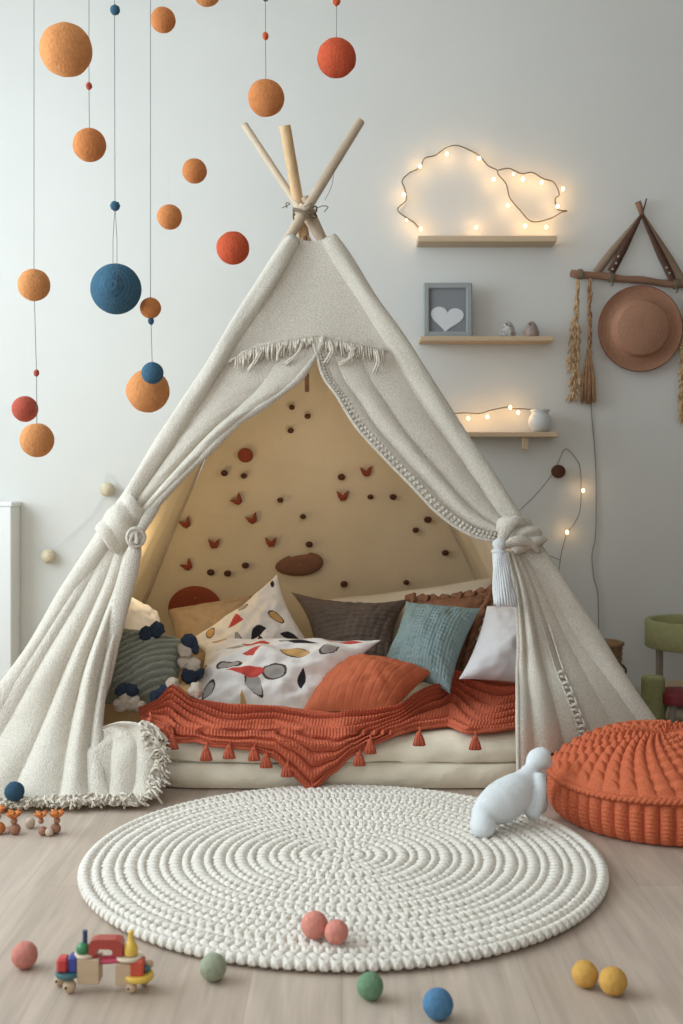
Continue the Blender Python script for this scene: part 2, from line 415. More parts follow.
# fringe of the yoke
mb = MB()
mb.tube([front(*yoke_bottom(.06 + .88 * i / 60), .036) + Vector((0, 0, .003 * math.sin(i * 1.9))) for i in range(61)], .0045, 7)
random.seed(3)
for k in range(92):
    u = .09 + .84 * k / 91; x, y = yoke_bottom(u); Ln = random.uniform(10, 18) * 1
    if .42 < u < .56: Ln *= .7
    dx = random.uniform(-2.5, 2.5) + (.5 - u) * -4
    pts = spline([front(x, y, .038), front(x + dx * .3, y + Ln * .5, .046 + random.uniform(0, .008)), front(x + dx, y + Ln, .042)], 5)
    mb.tube(pts, [.0028, .0032, .003, .0026, .0016], 5)
for (x0, y0, x1, y1, dx) in ((303, 342, 286, 364, 4), (349, 346, 340, 364, 8), (376, 350, 375, 372, 3), (262, 350, 250, 372, 0), (330, 342, 326, 362, 4), (282, 345, 276, 362, -2), (356, 347, 352, 361, -3)):
    for q in range(4):
        o = random.uniform(-1.5, 1.5)
        mb.tube(spline([front(x0 + o, y0, .05), front((x0 + x1) / 2 + dx + o, (y0 + y1) / 2, .062), front(x1 + o * 1.6, y1 + random.uniform(-3, 2), .052)], 7), .0035, 5)
link('yoke_fringe', mb, 'fringe', tent)

# curtains
CURT_N = Vector((0, -1, .28)).normalized()
def curtain(O, I, nu, nv, fold, thick=.006):
    Op = spline(O, nv); Ip = spline(I, nv); g = []
    for j in range(nv):
        v = j / (nv - 1); row = []
        for i in range(nu):
            u = i / (nu - 1)
            f_, lat = fold(u, v)
            p = Op[j].lerp(Ip[j], u) + CURT_N * f_
            ax = (Ip[j] - Op[j]); 
            p = p + ax * lat
            if p.z < .006: p.z = .006 + (p.z - .006) * .05
            row.append(p)
        g.append(row)
    b = [[p - CURT_N * thick for p in r] for r in g]
    return g, b, Op, Ip
def ctl(g, b):
    mb = MB().grid(g); mb.grid([r[::-1] for r in b])
    nv = len(g)
    mb.grid([[g[j][-1], b[j][-1]] for j in range(nv)]); mb.grid([[b[j][0], g[j][0]] for j in range(nv)])
    mb.grid([g[-1][::-1], b[-1][::-1]])
    return mb
def pleats(centres, amp):
    """sharp-creased round pleats: list of (position, width, height)"""
    def f(u, v):
        h = 0
        for c, w_, a in centres:
            cc = c(v) if callable(c) else c
            d = (u - cc) / w_
            if abs(d) < 1: h = max(h, a * (1 - d * d) ** .7)
        return h * amp(v)
    return f
# left upper
fl = pleats([(.10, .20, .5), (.42, .26, .9), (.82, .22, 1.3)], lambda v: .036 * (smooth01(v * 1.6) * .9 + .12) * (1 - .25 * v))
O = [sl(y, .015) for y in (350, 385, 420, 455, 490, 515)]
O[0] = front(226, 346, .008)
I = [front(x, y, .035) for x, y in ((324, 338), (316, 356), (298, 381), (268, 405), (240, 424), (205, 457), (172, 490), (141, 523))]
g, b, Op, Ip = curtain(O, I, 110, 120, lambda u, v: (fl(u, v) + .003 * nz((u * 5, v * 14, 0), 1), .02 * math.sin(u * 12 + v * 4) * v))
link('curtain', ctl(g, b), 'cloth', tent)
mb = MB().tube([r[-1] + Vector((0, -.004, 0)) for r in g[::2]], [.010 + .002 * math.sin(k * .5) for k in range(60)], 10); link('curtain_hem', mb, 'cloth2', tent)
# right upper
fr = pleats([(.06, .18, .5), (.36, .24, .9), (.66, .17, 1.2), (.91, .13, .9)], lambda v: .036 * (smooth01(v * 1.6) * .9 + .15) * (1 - .2 * v))
O = [sr(y, .015) for y in (352, 385, 420, 455, 490, 520)]
O[0] = front(392, 340, .008)
I = [front(x, y, .035) for x, y in ((312, 338), (317, 356), (324, 378), (338, 398), (357, 428), (381, 455), (410, 485), (440, 516), (470, 536), (499, 544))]
g, b, Op, Ip = curtain(O, I, 120, 130, lambda u, v: (fr(u, v) + .003 * nz((u * 5, v * 14, 4), 1), .02 * math.sin(u * 12 + v * 4) * v))
link('curtain', ctl(g, b), 'cloth', tent)
hem = [r[-1] + Vector((0, -.006, 0)) for r in g]
mb = MB(); mb.tube(hem[::2], .006, 8)
for k in range(0, 128, 2):  # plaited hem
    a = hem[k]; bb = hem[min(k + 2, 129)]; m_ = a.lerp(bb, .5)
    inw = (g[k][-8] - a); inw = inw.normalized()
    mb.sphere(m_ + inw * .010, .0085, 8, 6, sc=(1, .7, .7)); mb.sphere(m_ + inw * .022, .0075, 8, 6, sc=(.8, .6, .9))
link('curtain_hem', mb, 'cloth2', tent)
# left lower
def ampL(v): return .050 * smooth01(v * 1.5 + .25)
fl2 = pleats([(.06, .15, .55), (lambda v: .30, .19, .75), (lambda v: .55 + .03 * v, .15, 1.0), (lambda v: .76 + .05 * v, .12, 1.35), (.95, .09, 1.0)], ampL)
O = [front(104, 540, .02), front(76, 590, .03), front(30, 663, .03), front(-16, 735, .03), F(-72, 806, .01)]
I = [front(138, 545, .05), front(131, 591, .05), front(121, 630, .055), front(113, 667, .06), front(108, 706, .06), front(106, 745, .09), front(108, 775, .14), F(112, 800, .012)]
g, b, Op, Ip = curtain(O, I, 150, 140, lambda u, v: ((fl2(u, v) + .010 * nz((u * 4, v * 5, 2), 1) * v) * (1 - .35 * smooth01((v - .85) / .15)), .015 * math.sin(u * 14 + v * 5) * v))
link('curtain', ctl(g, b), 'cloth', tent)
edgeL = [p.copy() for p in g[-1]]
# corner of the left curtain lying over the mattress corner
O2 = [P(100, 732, 3.20), P(92, 742, 3.19), P(84, 755, 3.14), F(86, 801, .012)]
I2 = [P(103, 726, 3.17), P(122, 722, 3.155), P(144, 726, 3.15), P(160, 740, 3.145), P(162, 760, 3.13), P(155, 782, 3.11), F(144, 801, .015)]
f5 = pleats([(.2, .2, .6), (.55, .2, .8), (.85, .16, .9)], lambda v: .028 * smooth01(v * 2))
g2, b2, _, _ = curtain(O2, I2, 60, 70, lambda u, v: (f5(u, v) + .008 * nz((u * 4, v * 5, 9), 1), .05 * math.sin(v * 8) * u))
link('curtain_corner', ctl(g2, b2), 'cloth', tent)
# fringes (floor edge + corner edge)
random.seed(11)
mb = MB()
def fringe_along(mb, pts, n, out, ln, r=.0030, knots=True):
    for k in range(n):
        t_ = k / (n - 1) * (len(pts) - 1); i = min(int(t_), len(pts) - 2); p = pts[i].lerp(pts[i + 1], t_ - i)
        o = out(k / (n - 1)) if callable(out) else out
        for q in range(3):
            d = Vector((o[0] + random.uniform(-1.1, 1.1), o[1] + random.uniform(-.5, .5), o[2] + random.uniform(-.2, .5))).normalized()
            L_ = ln * random.uniform(.5, 1.15)
            a = p; m1 = p + d * L_ * .4 + Vector((0, 0, random.uniform(.002, .018))); e = p + d * L_ + Vector((random.uniform(-.01, .01), 0, 0)); 
            a = Vector(a); a.z = max(a.z, .006); m1.z = max(m1.z, .007); e.z = max(e.z, r + .001)
            mb.tube(spline([a, m1, e], 6), [r * .9, r * 1.2, r * 1.05, r * 1.25, r * 1.1, r * 1.0], 6)
        if knots:
            cL = Vector((p.x + random.uniform(-.01, .01), p.y - random.uniform(.006, .022), max(p.z, .014) + random.uniform(0, .008))); rl = random.uniform(.007, .013)
            ta, tb2 = random.uniform(0, PI), random.uniform(-.6, .6)
            e1 = Vector((math.cos(ta), math.sin(ta) * .6, tb2)).normalized(); e2 = Vector((-math.sin(ta) * .5, math.cos(ta), .5)).normalized()
            mb.tube([cL + e1 * rl * math.cos(w2) + e2 * rl * math.sin(w2) for w2 in [2 * PI * i2 / 12 for i2 in range(12)]], .0034, 6, closed=True)
        if knots and k % 2 == 0:
            mb.sphere(Vector((p.x, p.y, max(p.z, .012))) + Vector((0, -.006, .003)), random.uniform(.009, .014), 9, 6, nz=.25, nzs=90)
fringe_along(mb, edgeL[::6], 100, (-.1, -1, -.05), .042)
fringe_along(mb, g2[-1][::5], 34, (.2, -1, 0), .045)
fringe_along(mb, [r[-1] for r in g2[22::4]], 40, lambda u: (.6, -.7, -.5 + .3 * u), .036)
link('curtain_fringe', mb, 'fringe', tent)
# right lower
def ampR(v): return .046 * smooth01(v * 2 + .3)
fr2 = pleats([(lambda v: .95, .08, .9), (lambda v: .80, .12, 1.15), (lambda v: .60 - .02 * v, .13, .7), (lambda v: .40 - .06 * v, .14, .35), (.12, .2, .4)], ampR)
O = [sr(547, .02), sr(600, .02), sr(660, .02), sr(720, .02), sr(771, .02)]
I = [front(507, 552, .06), front(514, 590, .06), front(517, 640, .06), front(516, 672, .07), P(516, 700, 3.21), P(516, 730, 3.12), P(517, 781, 3.10)]
O[-1] = O[-1] + Vector((0, 0, 0)); 
g3, b3, _, _ = curtain(O, I, 140, 130, lambda u, v: (fr2(u, v) + .006 * nz((u * 4, v * 5, 7), 1) * v, .0))
link('curtain', ctl(g3, b3), 'cloth', tent)
mb = MB().tube([r[-1] for r in g3[::3]], .006, 8); link('curtain_hem', mb, 'cloth2', tent)
# knotted trim running down the right curtain
mb = MB(); k0 = []
for j in range(40, 126):
    v = j / 129; u = .60 - .03 * v; i = int(u * 139); k0.append(g3[j][i] + CURT_N * .004)
mb.tube(k0, .0035, 6); k1 = [p + Vector((.022, -.004, 0)) for p in k0]; mb.tube(k1, .0035, 6)
for k in range(30, len(k0) - 1, 7):
    a, c_ = k0[k], k1[k]; m_ = a.lerp(c_, .5) + CURT_N * .008
    mb.tube(spline([a, m_ + Vector((0, 0, .008)), c_], 7), .005, 6); mb.tube(spline([a - Vector((0, 0, .012)), m_ - Vector((0, 0, .008)), c_ - Vector((0, 0, .012))], 7), .005, 6)
link('curtain_trim', mb, 'cloth2', tent)

# tie-backs
def wrap(a, b, ra, rb, ridges, depth, seed, flare=.25):
    ax = (b - a).normalized(); u = Vector((0, -1, 0)); u = (u - ax * u.dot(ax)).normalized(); w_ = ax.cross(u); g = []
    n, m = 64, 48
    for j in range(n):
        t_ = j / (n - 1); row = []
        for i in range(m):
            an = 2 * PI * i / m
            tt = t_ + .10 * math.cos(an - .6)
            r = lerp(ra, rb, t_) * (1 - flare * (abs(2 * t_ - 1) ** 4) + depth * abs(math.sin(tt * PI * ridges + seed)) + .06 * nz((math.cos(an), math.sin(an), t_ * 3), 1.6, seed))
            if j in (0, n - 1): r *= .6
            c = a.lerp(b, t_) + ax * .012 * math.cos(an + seed)
            row.append(c + (u * math.cos(an) * 1.15 + w_ * math.sin(an)) * r)
        g.append(row)
    return g
mb = MB().grid(wrap(front(139, 503, .04), front(106, 543, .04), .044, .058, 2, .14, 1), closeu=True)
link('tie_back', mb, 'cloth', tent)
mb = MB()
kc = front(137, 537, .105); 
mb.sphere(kc, .026, 24, 16, sc=(.95, .8, 1.1), nz=.16, nzs=38)
for q in range(3):
    mb.tube([kc + Vector((.024 * math.cos(a) * math.cos(q * .9), -.006 - .020 * abs(math.sin(a * .5)), .027 * math.sin(a) * math.cos(q) + .012 * math.sin(q) * math.cos(a))) for a in [2 * PI * i / 20 for i in range(20)]], .006, 7, closed=True)
# cloth tails running into the knot
mb.tube(spline([front(160, 502, .045), front(150, 514, .065), front(144, 524, .08), kc], 12), [.002, .010, .015, .017, .018, .018, .017, .016, .015, .014, .013, .012], 12, flat=.6)
mb.tube(spline([kc, front(133, 556, .09), front(124, 590, .085), front(112, 640, .075), front(102, 700, .05)], 14), [.014, .016, .020, .024, .026, .028, .028, .028, .027, .026, .024, .022, .018, .01], 12, flat=.7)
link('tie_back_knot', mb, 'cloth2', tent)
mb = MB().grid(wrap(front(505, 518, .055), front(533, 549, .045), .040, .050, 3, .28, 2), closeu=True)
link('tie_back', mb, 'cloth', tent)
mb = MB()
mb.tube(spline([front(499, 548, .10), front(506, 530, .12), front(517, 520, .12), front(526, 524, .10)], 14), [.008, .012, .016, .018, .019, .019, .019, .018, .018, .017, .016, .014, .012, .008], 12, flat=.6)
mb.tube(spline([front(502, 548, .11), front(516, 541, .13), front(530, 543, .11), front(540, 552, .08)], 14), [.008, .010, .013, .015, .016, .016, .016, .015, .015, .014, .013, .012, .010, .006], 12, flat=.6)
link('tie_back_knot', mb, 'cloth2', tent)
# tassel
tc_ = front(499, 545, .15); mb = MB(); mb.sphere(tc_, .020, 16, 10, nz=.15, nzs=60)
tb = front(505, 606, .15); ax = tb - tc_
for k in range(70):
    a = 2 * PI * k / 70 * 3.0; rr = (.45 + .55 * (k / 70)) 
    d = Vector((math.cos(a), math.sin(a) * .8, 0))
    pts = []
    for i in range(8):
        s_ = i / 7; rad = (.016 + .018 * s_ ** .8 + .002 * math.sin(s_ * 9 + k)) * rr
        pts.append(tc_ + Vector((0, 0, -.012)) + (ax + Vector((0, 0, .012))) * s_ * random.uniform(.97, 1.0) + d * rad)
    mb.tube(pts, .0042, 5)
mb.tube([tc_ + Vector((.019 * math.cos(a), .017 * math.sin(a), -.020)) for a in [2 * PI * i / 16 for i in range(16)]], .005, 6, closed=True)
o = link('tassel', mb, 'tassel', tent); o['label'] = 'white yarn tassel on the right tie back'

# side and back panels
def panel(a, b, c, n, fn, mat_, name, thick=.004):
    """triangle a (apex) b c"""
    g = []
    nrm = (b - a).cross(c - a).normalized()
    for j in range(n):
        v = j / (n - 1) * .985 + .015; row = []
        for i in range(n):
            u = i / (n - 1); p = a.lerp(b, v).lerp(a.lerp(c, v), u)
            row.append(p + nrm * fn(u, v))
        g.append(row)
    mb = MB().grid(g); mb.grid([[p + nrm * thick for p in r[::-1]] for r in g])
    return link(name, mb, mat_, tent)
def sag(seed):
    return lambda u, v: .012 * math.sin(PI * u) * math.sin(PI * v) + .006 * nz((u * 4, v * 4, 0), 1, seed) * math.sin(PI * min(1, max(0, u))) + .0035 * math.sin(u * 40 + 5 * v) * smooth01((v - .3) * 2) * math.sin(PI * u)
APc = P(306, 228, 3.87)
panel(APc + Vector((-.03, 0, 0)), L0 + Vector((.02, .03, 0)), BL, 60, sag(1), 'lining', 'side_panel')
panel(APc + Vector((.03, 0, 0)), R0 + Vector((-.02, .03, 0)), BR, 60, lambda u, v: .014 * math.sin(u * 26) * v * math.sin(PI * u) - .01 * math.sin(PI * u), 'lining', 'side_panel')
bp_ = panel(APc, BL + Vector((0, .0, 0)), BR, 90, lambda u, v: .008 * math.sin(PI * u) * v + .010 * nz((u * 3.2, v * 4, 0), 1, 3) * math.sin(PI * u) + .003 * nz((u * 12, v * 9, 0), 1, 6), 'lining', 'back_panel')
# felt shapes sewn to the back panel
def ap(cx, cy): return 120 + cx / 1.897, 380 + cy / 1.897
def patch(name, outline, m, off=.022, th=.006):
    n = len(outline); mb = MB(); cxm = sum(p[0] for p in outline) / n; cym = sum(p[1] for p in outline) / n
    rings = []
    for s_, o_ in ((1.0, -.012), (1.0, th * .5), (.88, th), (.5, th * 1.25), (.02, th * 1.3)):
        rings.append([back(cxm + (x - cxm) * s_, cym + (y - cym) * s_, off + o_) for x, y in outline])
    mb.grid(rings, closeu=True)
    return link(name, mb, m, bp_)
for cx_, cy_ in ((326, 52), (356, 69), (324, 96), (198, 177), (235, 182), (304, 228), (347, 259), (359, 312), (420, 184), (475, 222), (518, 222), (584, 265), (561, 285), (617, 328), (425, 387), (543, 384), (172, 365), (204, 367), (238, 352)):
    x, y = ap(cx_, cy_); rr = 3.5 * random.uniform(.85, 1.15)
    patch('felt_dot', [(x + rr * math.cos(a), y + rr * .85 * math.sin(a)) for a in [2 * PI * i / 14 for i in range(14)]], 'f_dark', th=.014)
x, y = ap(238, 143)
patch('felt_disc', [(x + 7.8 * math.cos(a), y + 7.2 * math.sin(a)) for a in [2 * PI * i / 28 for i in range(28)]], 'f_rust')
for cx_, cy_, rt in ((467, 175, 0), (422, 221, .1), (223, 229, -.6), (251, 265, -.3), (125, 273, -.4), (178, 312, .1), (286, 309, .1), (128, 353, -.5)):
    x, y = ap(cx_, cy_)
    sh = [(-6.5, -5), (-3, -3.5), (-.5, -.5), (1, -1), (2.5, -4.5), (5.5, -6.5), (5, -1), (3.5, 3.5), (-1.5, 4.5), (-4, 1.5)]
    cr, sr_ = math.cos(rt), math.sin(rt)
    patch('felt_leaf', [(x + a * cr - b_ * sr_, y + a * sr_ + b_ * cr) for a, b_ in sh], 'f_rust', th=.008)
x, y = ap(340, 350)
patch('felt_bean', [(x + 24 * math.cos(a) , y + (11.5 + 1.5 * math.cos(a)) * math.sin(a) - 2.5 * math.cos(a) + (2.2 if math.sin(a) < -.6 else 0) * (1 if abs(math.cos(a)) < .4 else 0)) for a in [2 * PI * i / 40 for i in range(40)]], 'f_bean', th=.014)
patch('felt_half_disc', [(195 + 27 * math.cos(a), 609 + 23 * math.sin(a)) for a in [-PI - .3 + (PI + .6) * i / 30 for i in range(31)]], 'f_rust', th=.008)

# ------------------------------------------------------------------ mattress
mx0, mx1, my0, my1, mz = -.60, .60, 3.190, 4.25, .150
def mattress():
    mb = MB(); nU, nP = 420, 28
    cx, cy = (mx0 + mx1) / 2, (my0 + my1) / 2; hx, hy = (mx1 - mx0) / 2, (my1 - my0) / 2
    def ringpt(a, inset):
        e = 8; c, s_ = math.cos(a), math.sin(a)
        k = (abs(c) ** e + abs(s_) ** e) ** (-1 / e)
        return cx + (hx - inset) * c * k, cy + (hy - inset) * s_ * k
    prof = []
    for i in range(nP + 1):  # from bottom to top
        t_ = i / nP; z = .004 + (mz - .004) * t_
        b = abs(2 * t_ - 1)
        inset = (.030 if t_ > .5 else .012) * b ** 3 + (.006 if abs(t_ - .5) < .02 else 0) - .007 * abs(math.sin(t_ * 2 * PI))
        prof.append((inset, z))
    g = []
    for (ins, z) in prof:
        row = []
        for k in range(nU):
            a = 2 * PI * k / nU; x, y = ringpt(a, ins)
            t_ = z / mz
            wr = .0025 * math.sin(x * 43 + 2 * math.sin(z * 40) + 3 * nz((x * 3, y * 3, 0), 1)) * math.sin(PI * t_) + .009 * nz((x * 5, y * 5, z * 14), 1, 2) * math.sin(PI * t_)
            x += wr * math.cos(a); y += wr * math.sin(a) * 1.0
            row.append(Vector((x, y, z)))
        g.append(row)
    for ins in (.06, .12, .25, .45):
        row = []
        for k in range(nU):
            a = 2 * PI * k / nU; x, y = ringpt(a, ins); row.append(Vector((x, y, mz + .008 * min(1, ins / .2) + .003 * nz((x * 6, y * 6, 0), 1))))
        g.append(row)
    g.append([Vector((cx + (p.x - cx) * .02, cy + (p.y - cy) * .02, mz + .01)) for p in g[-1]])
    mb.grid(g, closeu=True)
    mb.grid([[Vector((cx + (p.x - cx) * .02, cy, .004)) for p in g[0]], g[0]], closeu=True)
    seam = []
    for k in range(nU):
        a = 2 * PI * k / nU; x, y = ringpt(a, .001); seam.append(Vector((x, y, mz * .53 + .003 * math.sin(x * 9))))
    return mb, seam
mb, seam = mattress()
mt = thing('floor_mattress', 'cream canvas floor mattress inside the tent', 'mattress', (0, 3.7, 0))
link('cover', mb, 'matt', mt); link('seam_piping', MB().tube(seam[::2], .0022, 6, closed=True), 'piping', mt)

# ------------------------------------------------------------------ cushions
PILLOW = {}
def pillow(name, cs, T, m, label, n=70, conc=.10, disp=None, wr=.012, seed=0, pw=.55, mats=None, colfn=None, group=None, Tb=None, sup=1.0):
    TL, TR, BR_, BL_ = [P(*c) for c in cs]
    nrm = (TR - TL).cross(BL_ - TL); nrm += (BR_ - BL_).cross(BR_ - TR); nrm.normalize()
    if nrm.y > 0: nrm = -nrm
    mb = MB(); W = ((TR - TL).length + (BR_ - BL_).length) / 2
    def pos(u, v, side):
        uu = u * (1 - conc * (1 - v * v)); vv = v * (1 - conc * (1 - u * u))
        a = (uu + 1) / 2; b = (vv + 1) / 2
        p = TL.lerp(TR, a).lerp(BL_.lerp(BR_, a), b)
        e = max(0, (1 - u * u) * (1 - v * v)) ** pw
        h = (T if side > 0 else (Tb if Tb is not None else T)) * e
        h += wr * noise.noise(Vector((u * 2.2, v * 2.2, seed * 3.1 + side))) * e ** .5 + wr * .5 * noise.noise(Vector((u * 5, v * 5, seed + side))) * e ** .3
        if disp and side > 0: h += disp(u, v) * min(1, e * 3)
        return p + nrm * side * h
    for side in (1, -1):
        nn = n if side > 0 else 24
        g = []
        for j in range(nn + 1):
            row = []
            for i in range(nn + 1):
                u = math.sin(PI / 2 * (-1 + 2 * i / nn)) * .35 + (-1 + 2 * i / nn) * .65; v = math.sin(PI / 2 * (-1 + 2 * j / nn)) * .35 + (-1 + 2 * j / nn) * .65
                row.append(pos(u, v, side))
            g.append(row)
        st = len(mb.f); mb.grid(g if side > 0 else [r[::-1] for r in g])
        if colfn and side > 0:
            k = st
            for j in range(nn):
                for i in range(nn):
                    u = -1 + 2 * (i + .5) / nn; v = -1 + 2 * (j + .5) / nn
                    mb.mi[k] = colfn(u, v); k += 1
    nm = (mb, mats or m)
    lo = base_of(mb)
    PILLOW[label] = (TL, TR, BR_, BL_, nrm, pos)
    if group == 'thing':
        t_ = thing(name, label, 'cushion', lo, 'cushions piled in the tent'); link('cover', mb, mats or m, t_); return t_, pos
    o = tag(link(name, mb, mats or m, None, lo), label, 'cushion', 'cushions piled in the tent'); return o, pos

# back row
pillow('cushion', [(322, 600, 4.22), (497, 576, 4.12), (495, 650, 3.97), (330, 660, 4.08)], .075, 'cream', 'long cream cushion lying along the back behind the brown ones', n=50, seed=1, Tb=.035)
pillow('cushion', [(120, 588, 3.80), (158, 612, 3.90), (160, 668, 3.78), (105, 668, 3.62)], .065, 'white_cot', 'plain off-white cushion at far left behind the left curtain', n=40, seed=2)
o, pos = pillow('cushion', [(168, 611, 4.12), (252, 596, 4.12), (262, 660, 3.98), (180, 672, 3.98)], .07, 'tan', 'tan cotton cushion below the rust half disc on the lining', n=60, seed=3, conc=.05,
       disp=lambda u, v: .010 * smooth01(1 - abs(v + .72) / .22), group='thing')
link('piping', MB().tube([pos(-.97 + 1.94 * i / 30, -.97, 1) for i in range(31)], .006, 8), 'tan', o)
pillow('cushion', [(291, 592, 4.02), (410, 599, 4.02), (398, 676, 3.86), (312, 676, 3.86)], .085, 'taupe', 'dark taupe cable-knit cushion between white print and teal ones', n=150, seed=4, conc=.22,
       disp=lambda u, v: .0055 * abs(math.sin((u * .8 + v * .2) * 22)) * (.55 + .45 * math.sin((v + u * .1) * 46)))
# brown ruffled
o, pos = pillow('cushion', [(408, 599, 3.92), (492, 590, 3.84), (462, 680, 3.66), (392, 670, 3.74)], .05, 'brown', 'brown cushion with a ruffled edge peeking out behind the teal one', n=50, seed=5, conc=.12, group='thing', Tb=.03)
mb = MB()
edge = [(-1 + 2 * i / 30, -1) for i in range(31)] + [(1, -1 + 2 * i / 34) for i in range(1, 35)]
pts = []; rr = []
for k, (u, v) in enumerate(edge):
    p = pos(u, v, 1); w_ = math.sin(k * 1.5)
    pts.append(p + Vector((0.006 * w_, -.012 + .012 * math.cos(k * 1.5), .008 * w_))); rr.append(.013 + .004 * math.sin(k * 1.5 + 1))
mb.tube(pts, rr, 9)
pts2 = [p + Vector((.010 * math.cos(k * 1.1), -.006, .012 * math.sin(k * 1.1 + 1))) for k, p in enumerate(pts)]; mb.tube(pts2, .008, 8)
link('ruffle', mb, 'brown', o)
# white right
pillow('cushion', [(487, 606, 3.74), (566, 604, 3.80), (560, 690, 3.60), (459, 679, 3.52)], .085, 'white_cot', 'plain white cushion at right beside the right curtain', n=60, seed=6, conc=.08)
# teal
def dteal(u, v):
    return .0028 * abs(math.sin(u * 34)) + .0022 * math.sin(v * 60) * (1 if int((u + 1) * 5) % 2 else .2)
pillow('cushion', [(406, 601, 3.80), (481, 608, 3.72), (450, 694, 3.50), (378, 672, 3.60)], .085, 'blue', 'teal-blue ribbed woven cushion right of the orange cushion', n=150, seed=7, conc=.13, disp=dteal)
# white printed cushions
def prints(shapes):
    def f(u, v):
        for (cx, cy, rx, ry, rot, kind, c) in shapes:
            dx, dy = u - cx, v - cy; a = dx * math.cos(rot) + dy * math.sin(rot); b_ = -dx * math.sin(rot) + dy * math.cos(rot)
            a /= rx; b_ /= ry * .95
            if abs(a) > 1.2 or abs(b_) > 1.5: continue
            if kind == 'oval': d = math.hypot(a, b_)
            elif kind == 'drop': d = max(abs(a), abs(b_) / max(.02, (1 - a) * .5 + .02) * .55 if a < 1 else 9) ; d = math.hypot(a * .9 + .1, b_ / max(.05, (1.05 - a) * .62))
            elif kind == 'leaf': d = (abs(b_ + .35 * a * a) / max(.02, 1 - a * a)) if abs(a) < 1 else 9
            elif kind == 'tri': d = max(abs(a) / max(.02, (b_ + 1) / 2), abs(b_)) if b_ > -1 else 9
            else: d = 9
            if d < .80: return c
            if d < 1.0: return 5 if c in (2, 3, 4) and rx > .07 else c
        return 0
    return f
PM = ['print', 'p_red', 'p_mus', 'p_grey', 'p_blk', 'p_line']
shA = [(-.05, -.55, .20, .10, 2.6, 'oval', 2), (.42, -.60, .22, .08, 2.2, 'leaf', 4), (-.45, .12, .16, .14, .9, 'tri', 1), (.35, .05, .24, .09, .25, 'leaf', 4), (-.7, .6, .16, .1, .5, 'oval', 2), (.82, -.1, .2, .08, .9, 'leaf', 4), (-.75, -.1, .12, .09, .6, 'oval', 3), (0, .35, .25, .08, .2, 'leaf', 3), (-.8, -.8, .1, .06, 0, 'oval', 4), (.05, -.05, .18, .10, 1.6, 'leaf', 4)]
pillow('cushion', [(277, 574, 3.90), (318, 655, 3.80), (245, 705, 3.62), (188, 640, 3.86)], .08, None, 'white printed cushion standing on its point, behind its printed twin', n=190, seed=8, conc=.13, mats=PM, colfn=prints(shA), wr=.02)
shB = [(-.55, -.42, .22, .06, -.15, 'leaf', 3), (-.25, -.55, .16, .07, 0, 'oval', 1), (.18, -.62, .22, .07, .1, 'leaf', 4), (-.95, .05, .12, .18, .3, 'oval', 2), (-.42, .1, .19, .12, .1, 'oval', 3), (-.18, .28, .24, .12, 3.25, 'drop', 1),
       (-.15, -.25, .10, .16, .5, 'tri', 1), (.28, -.22, .22, .12, .3, 'leaf', 2), (.22, .25, .15, .20, -.2, 'oval', 3), (.66, -.35, .09, .17, .1, 'oval', 3), (.62, -.78, .24, .08, .1, 'leaf', 1), (.05, .55, .10, .28, -.6, 'leaf', 3),
       (-.05, .85, .07, .22, -.2, 'tri', 2), (-.65, .52, .10, .22, .1, 'oval', 3), (-.85, .82, .12, .18, 0, 'tri', 4), (.6, .3, .2, .06, 1.2, 'leaf', 4), (-.75, -.85, .12, .06, -.3, 'oval', 2), (.9, .1, .05, .1, 0, 'oval', 3)]
pillow('cushion', [(205, 640, 3.70), (381, 640, 3.56), (304, 716, 3.44), (186, 714, 3.46)], .095, None, 'white cushion printed with petals, in front, leaning on its printed twin', n=220, seed=9, conc=.08, mats=PM, colfn=prints(shB), wr=.03)
# grey-green knit with pompoms
def dsage(u, v):
    ph = (u * .55 + v) * 30 + 3.0 * math.sin(u * 2.4 + .5)
    return .015 * abs(math.sin(ph * .5)) ** .8 + .0012 * math.sin(u * 110)
o, pos = pillow('cushion', [(112, 628, 3.56), (190, 642, 3.60), (172, 710, 3.44), (88, 702, 3.40)], .095, 'sage', 'grey-green knitted cushion edged with navy and ivory pompoms', n=150, seed=10, conc=.05, disp=dsage, group='thing')
random.seed(21)
pp = [(147, 634, 'navy', 7), (157, 630, 'navy', 7), (149, 640, 'ivory', 6), (189, 642, 'navy', 7), (194, 648, 'navy', 5), (186, 650, 'ivory', 7), (193, 665, 'ivory', 7), (190, 675, 'navy', 8), (199, 673, 'navy', 5), (165, 693, 'navy', 8),
      (172, 684, 'ivory', 6), (157, 697, 'navy', 6), (122, 690, 'navy', 6), (131, 690, 'navy', 6), (125, 697, 'ivory', 6), (133, 703, 'ivory', 6.5), (120, 705, 'ivory', 6), (196, 691, 'ivory', 7), (184, 662, 'ivory', 6), (140, 706, 'ivory', 5)]
for x, y, m, r in pp:
    Yd = 3.48 if y < 680 else 3.33
    c = P(x, y, Yd); mb = MB(); rr = 1.15 * r * Yd / FP
    mb.sphere(c, rr, 22, 14, nz=.35, nzs=70)
    q = link('pompom', mb, m, o)
    q['label'] = ('navy' if m == 'navy' else 'ivory') + ' wool pompom'
# orange quilted
def dor(u, v):
    g1 = min(abs(((u + 1) * 5.5) % 1), 1 - abs(((u + 1) * 5.5) % 1)); g2_ = min(abs(((v + 1) * 1.5) % 1), 1 - abs(((v + 1) * 1.5) % 1))
    return -.0022 * (math.exp(-(g1 / .09) ** 2)) - .0018 * math.exp(-(g2_ / .04) ** 2)
pillow('cushion', [(334, 659, 3.62), (434, 671, 3.54), (392, 712, 3.40), (301, 712, 3.42)], .10, 'orange', 'burnt-orange quilted cushion lying in front on the blanket', n=150, seed=11, conc=.04, disp=dor, pw=.6, Tb=.03)

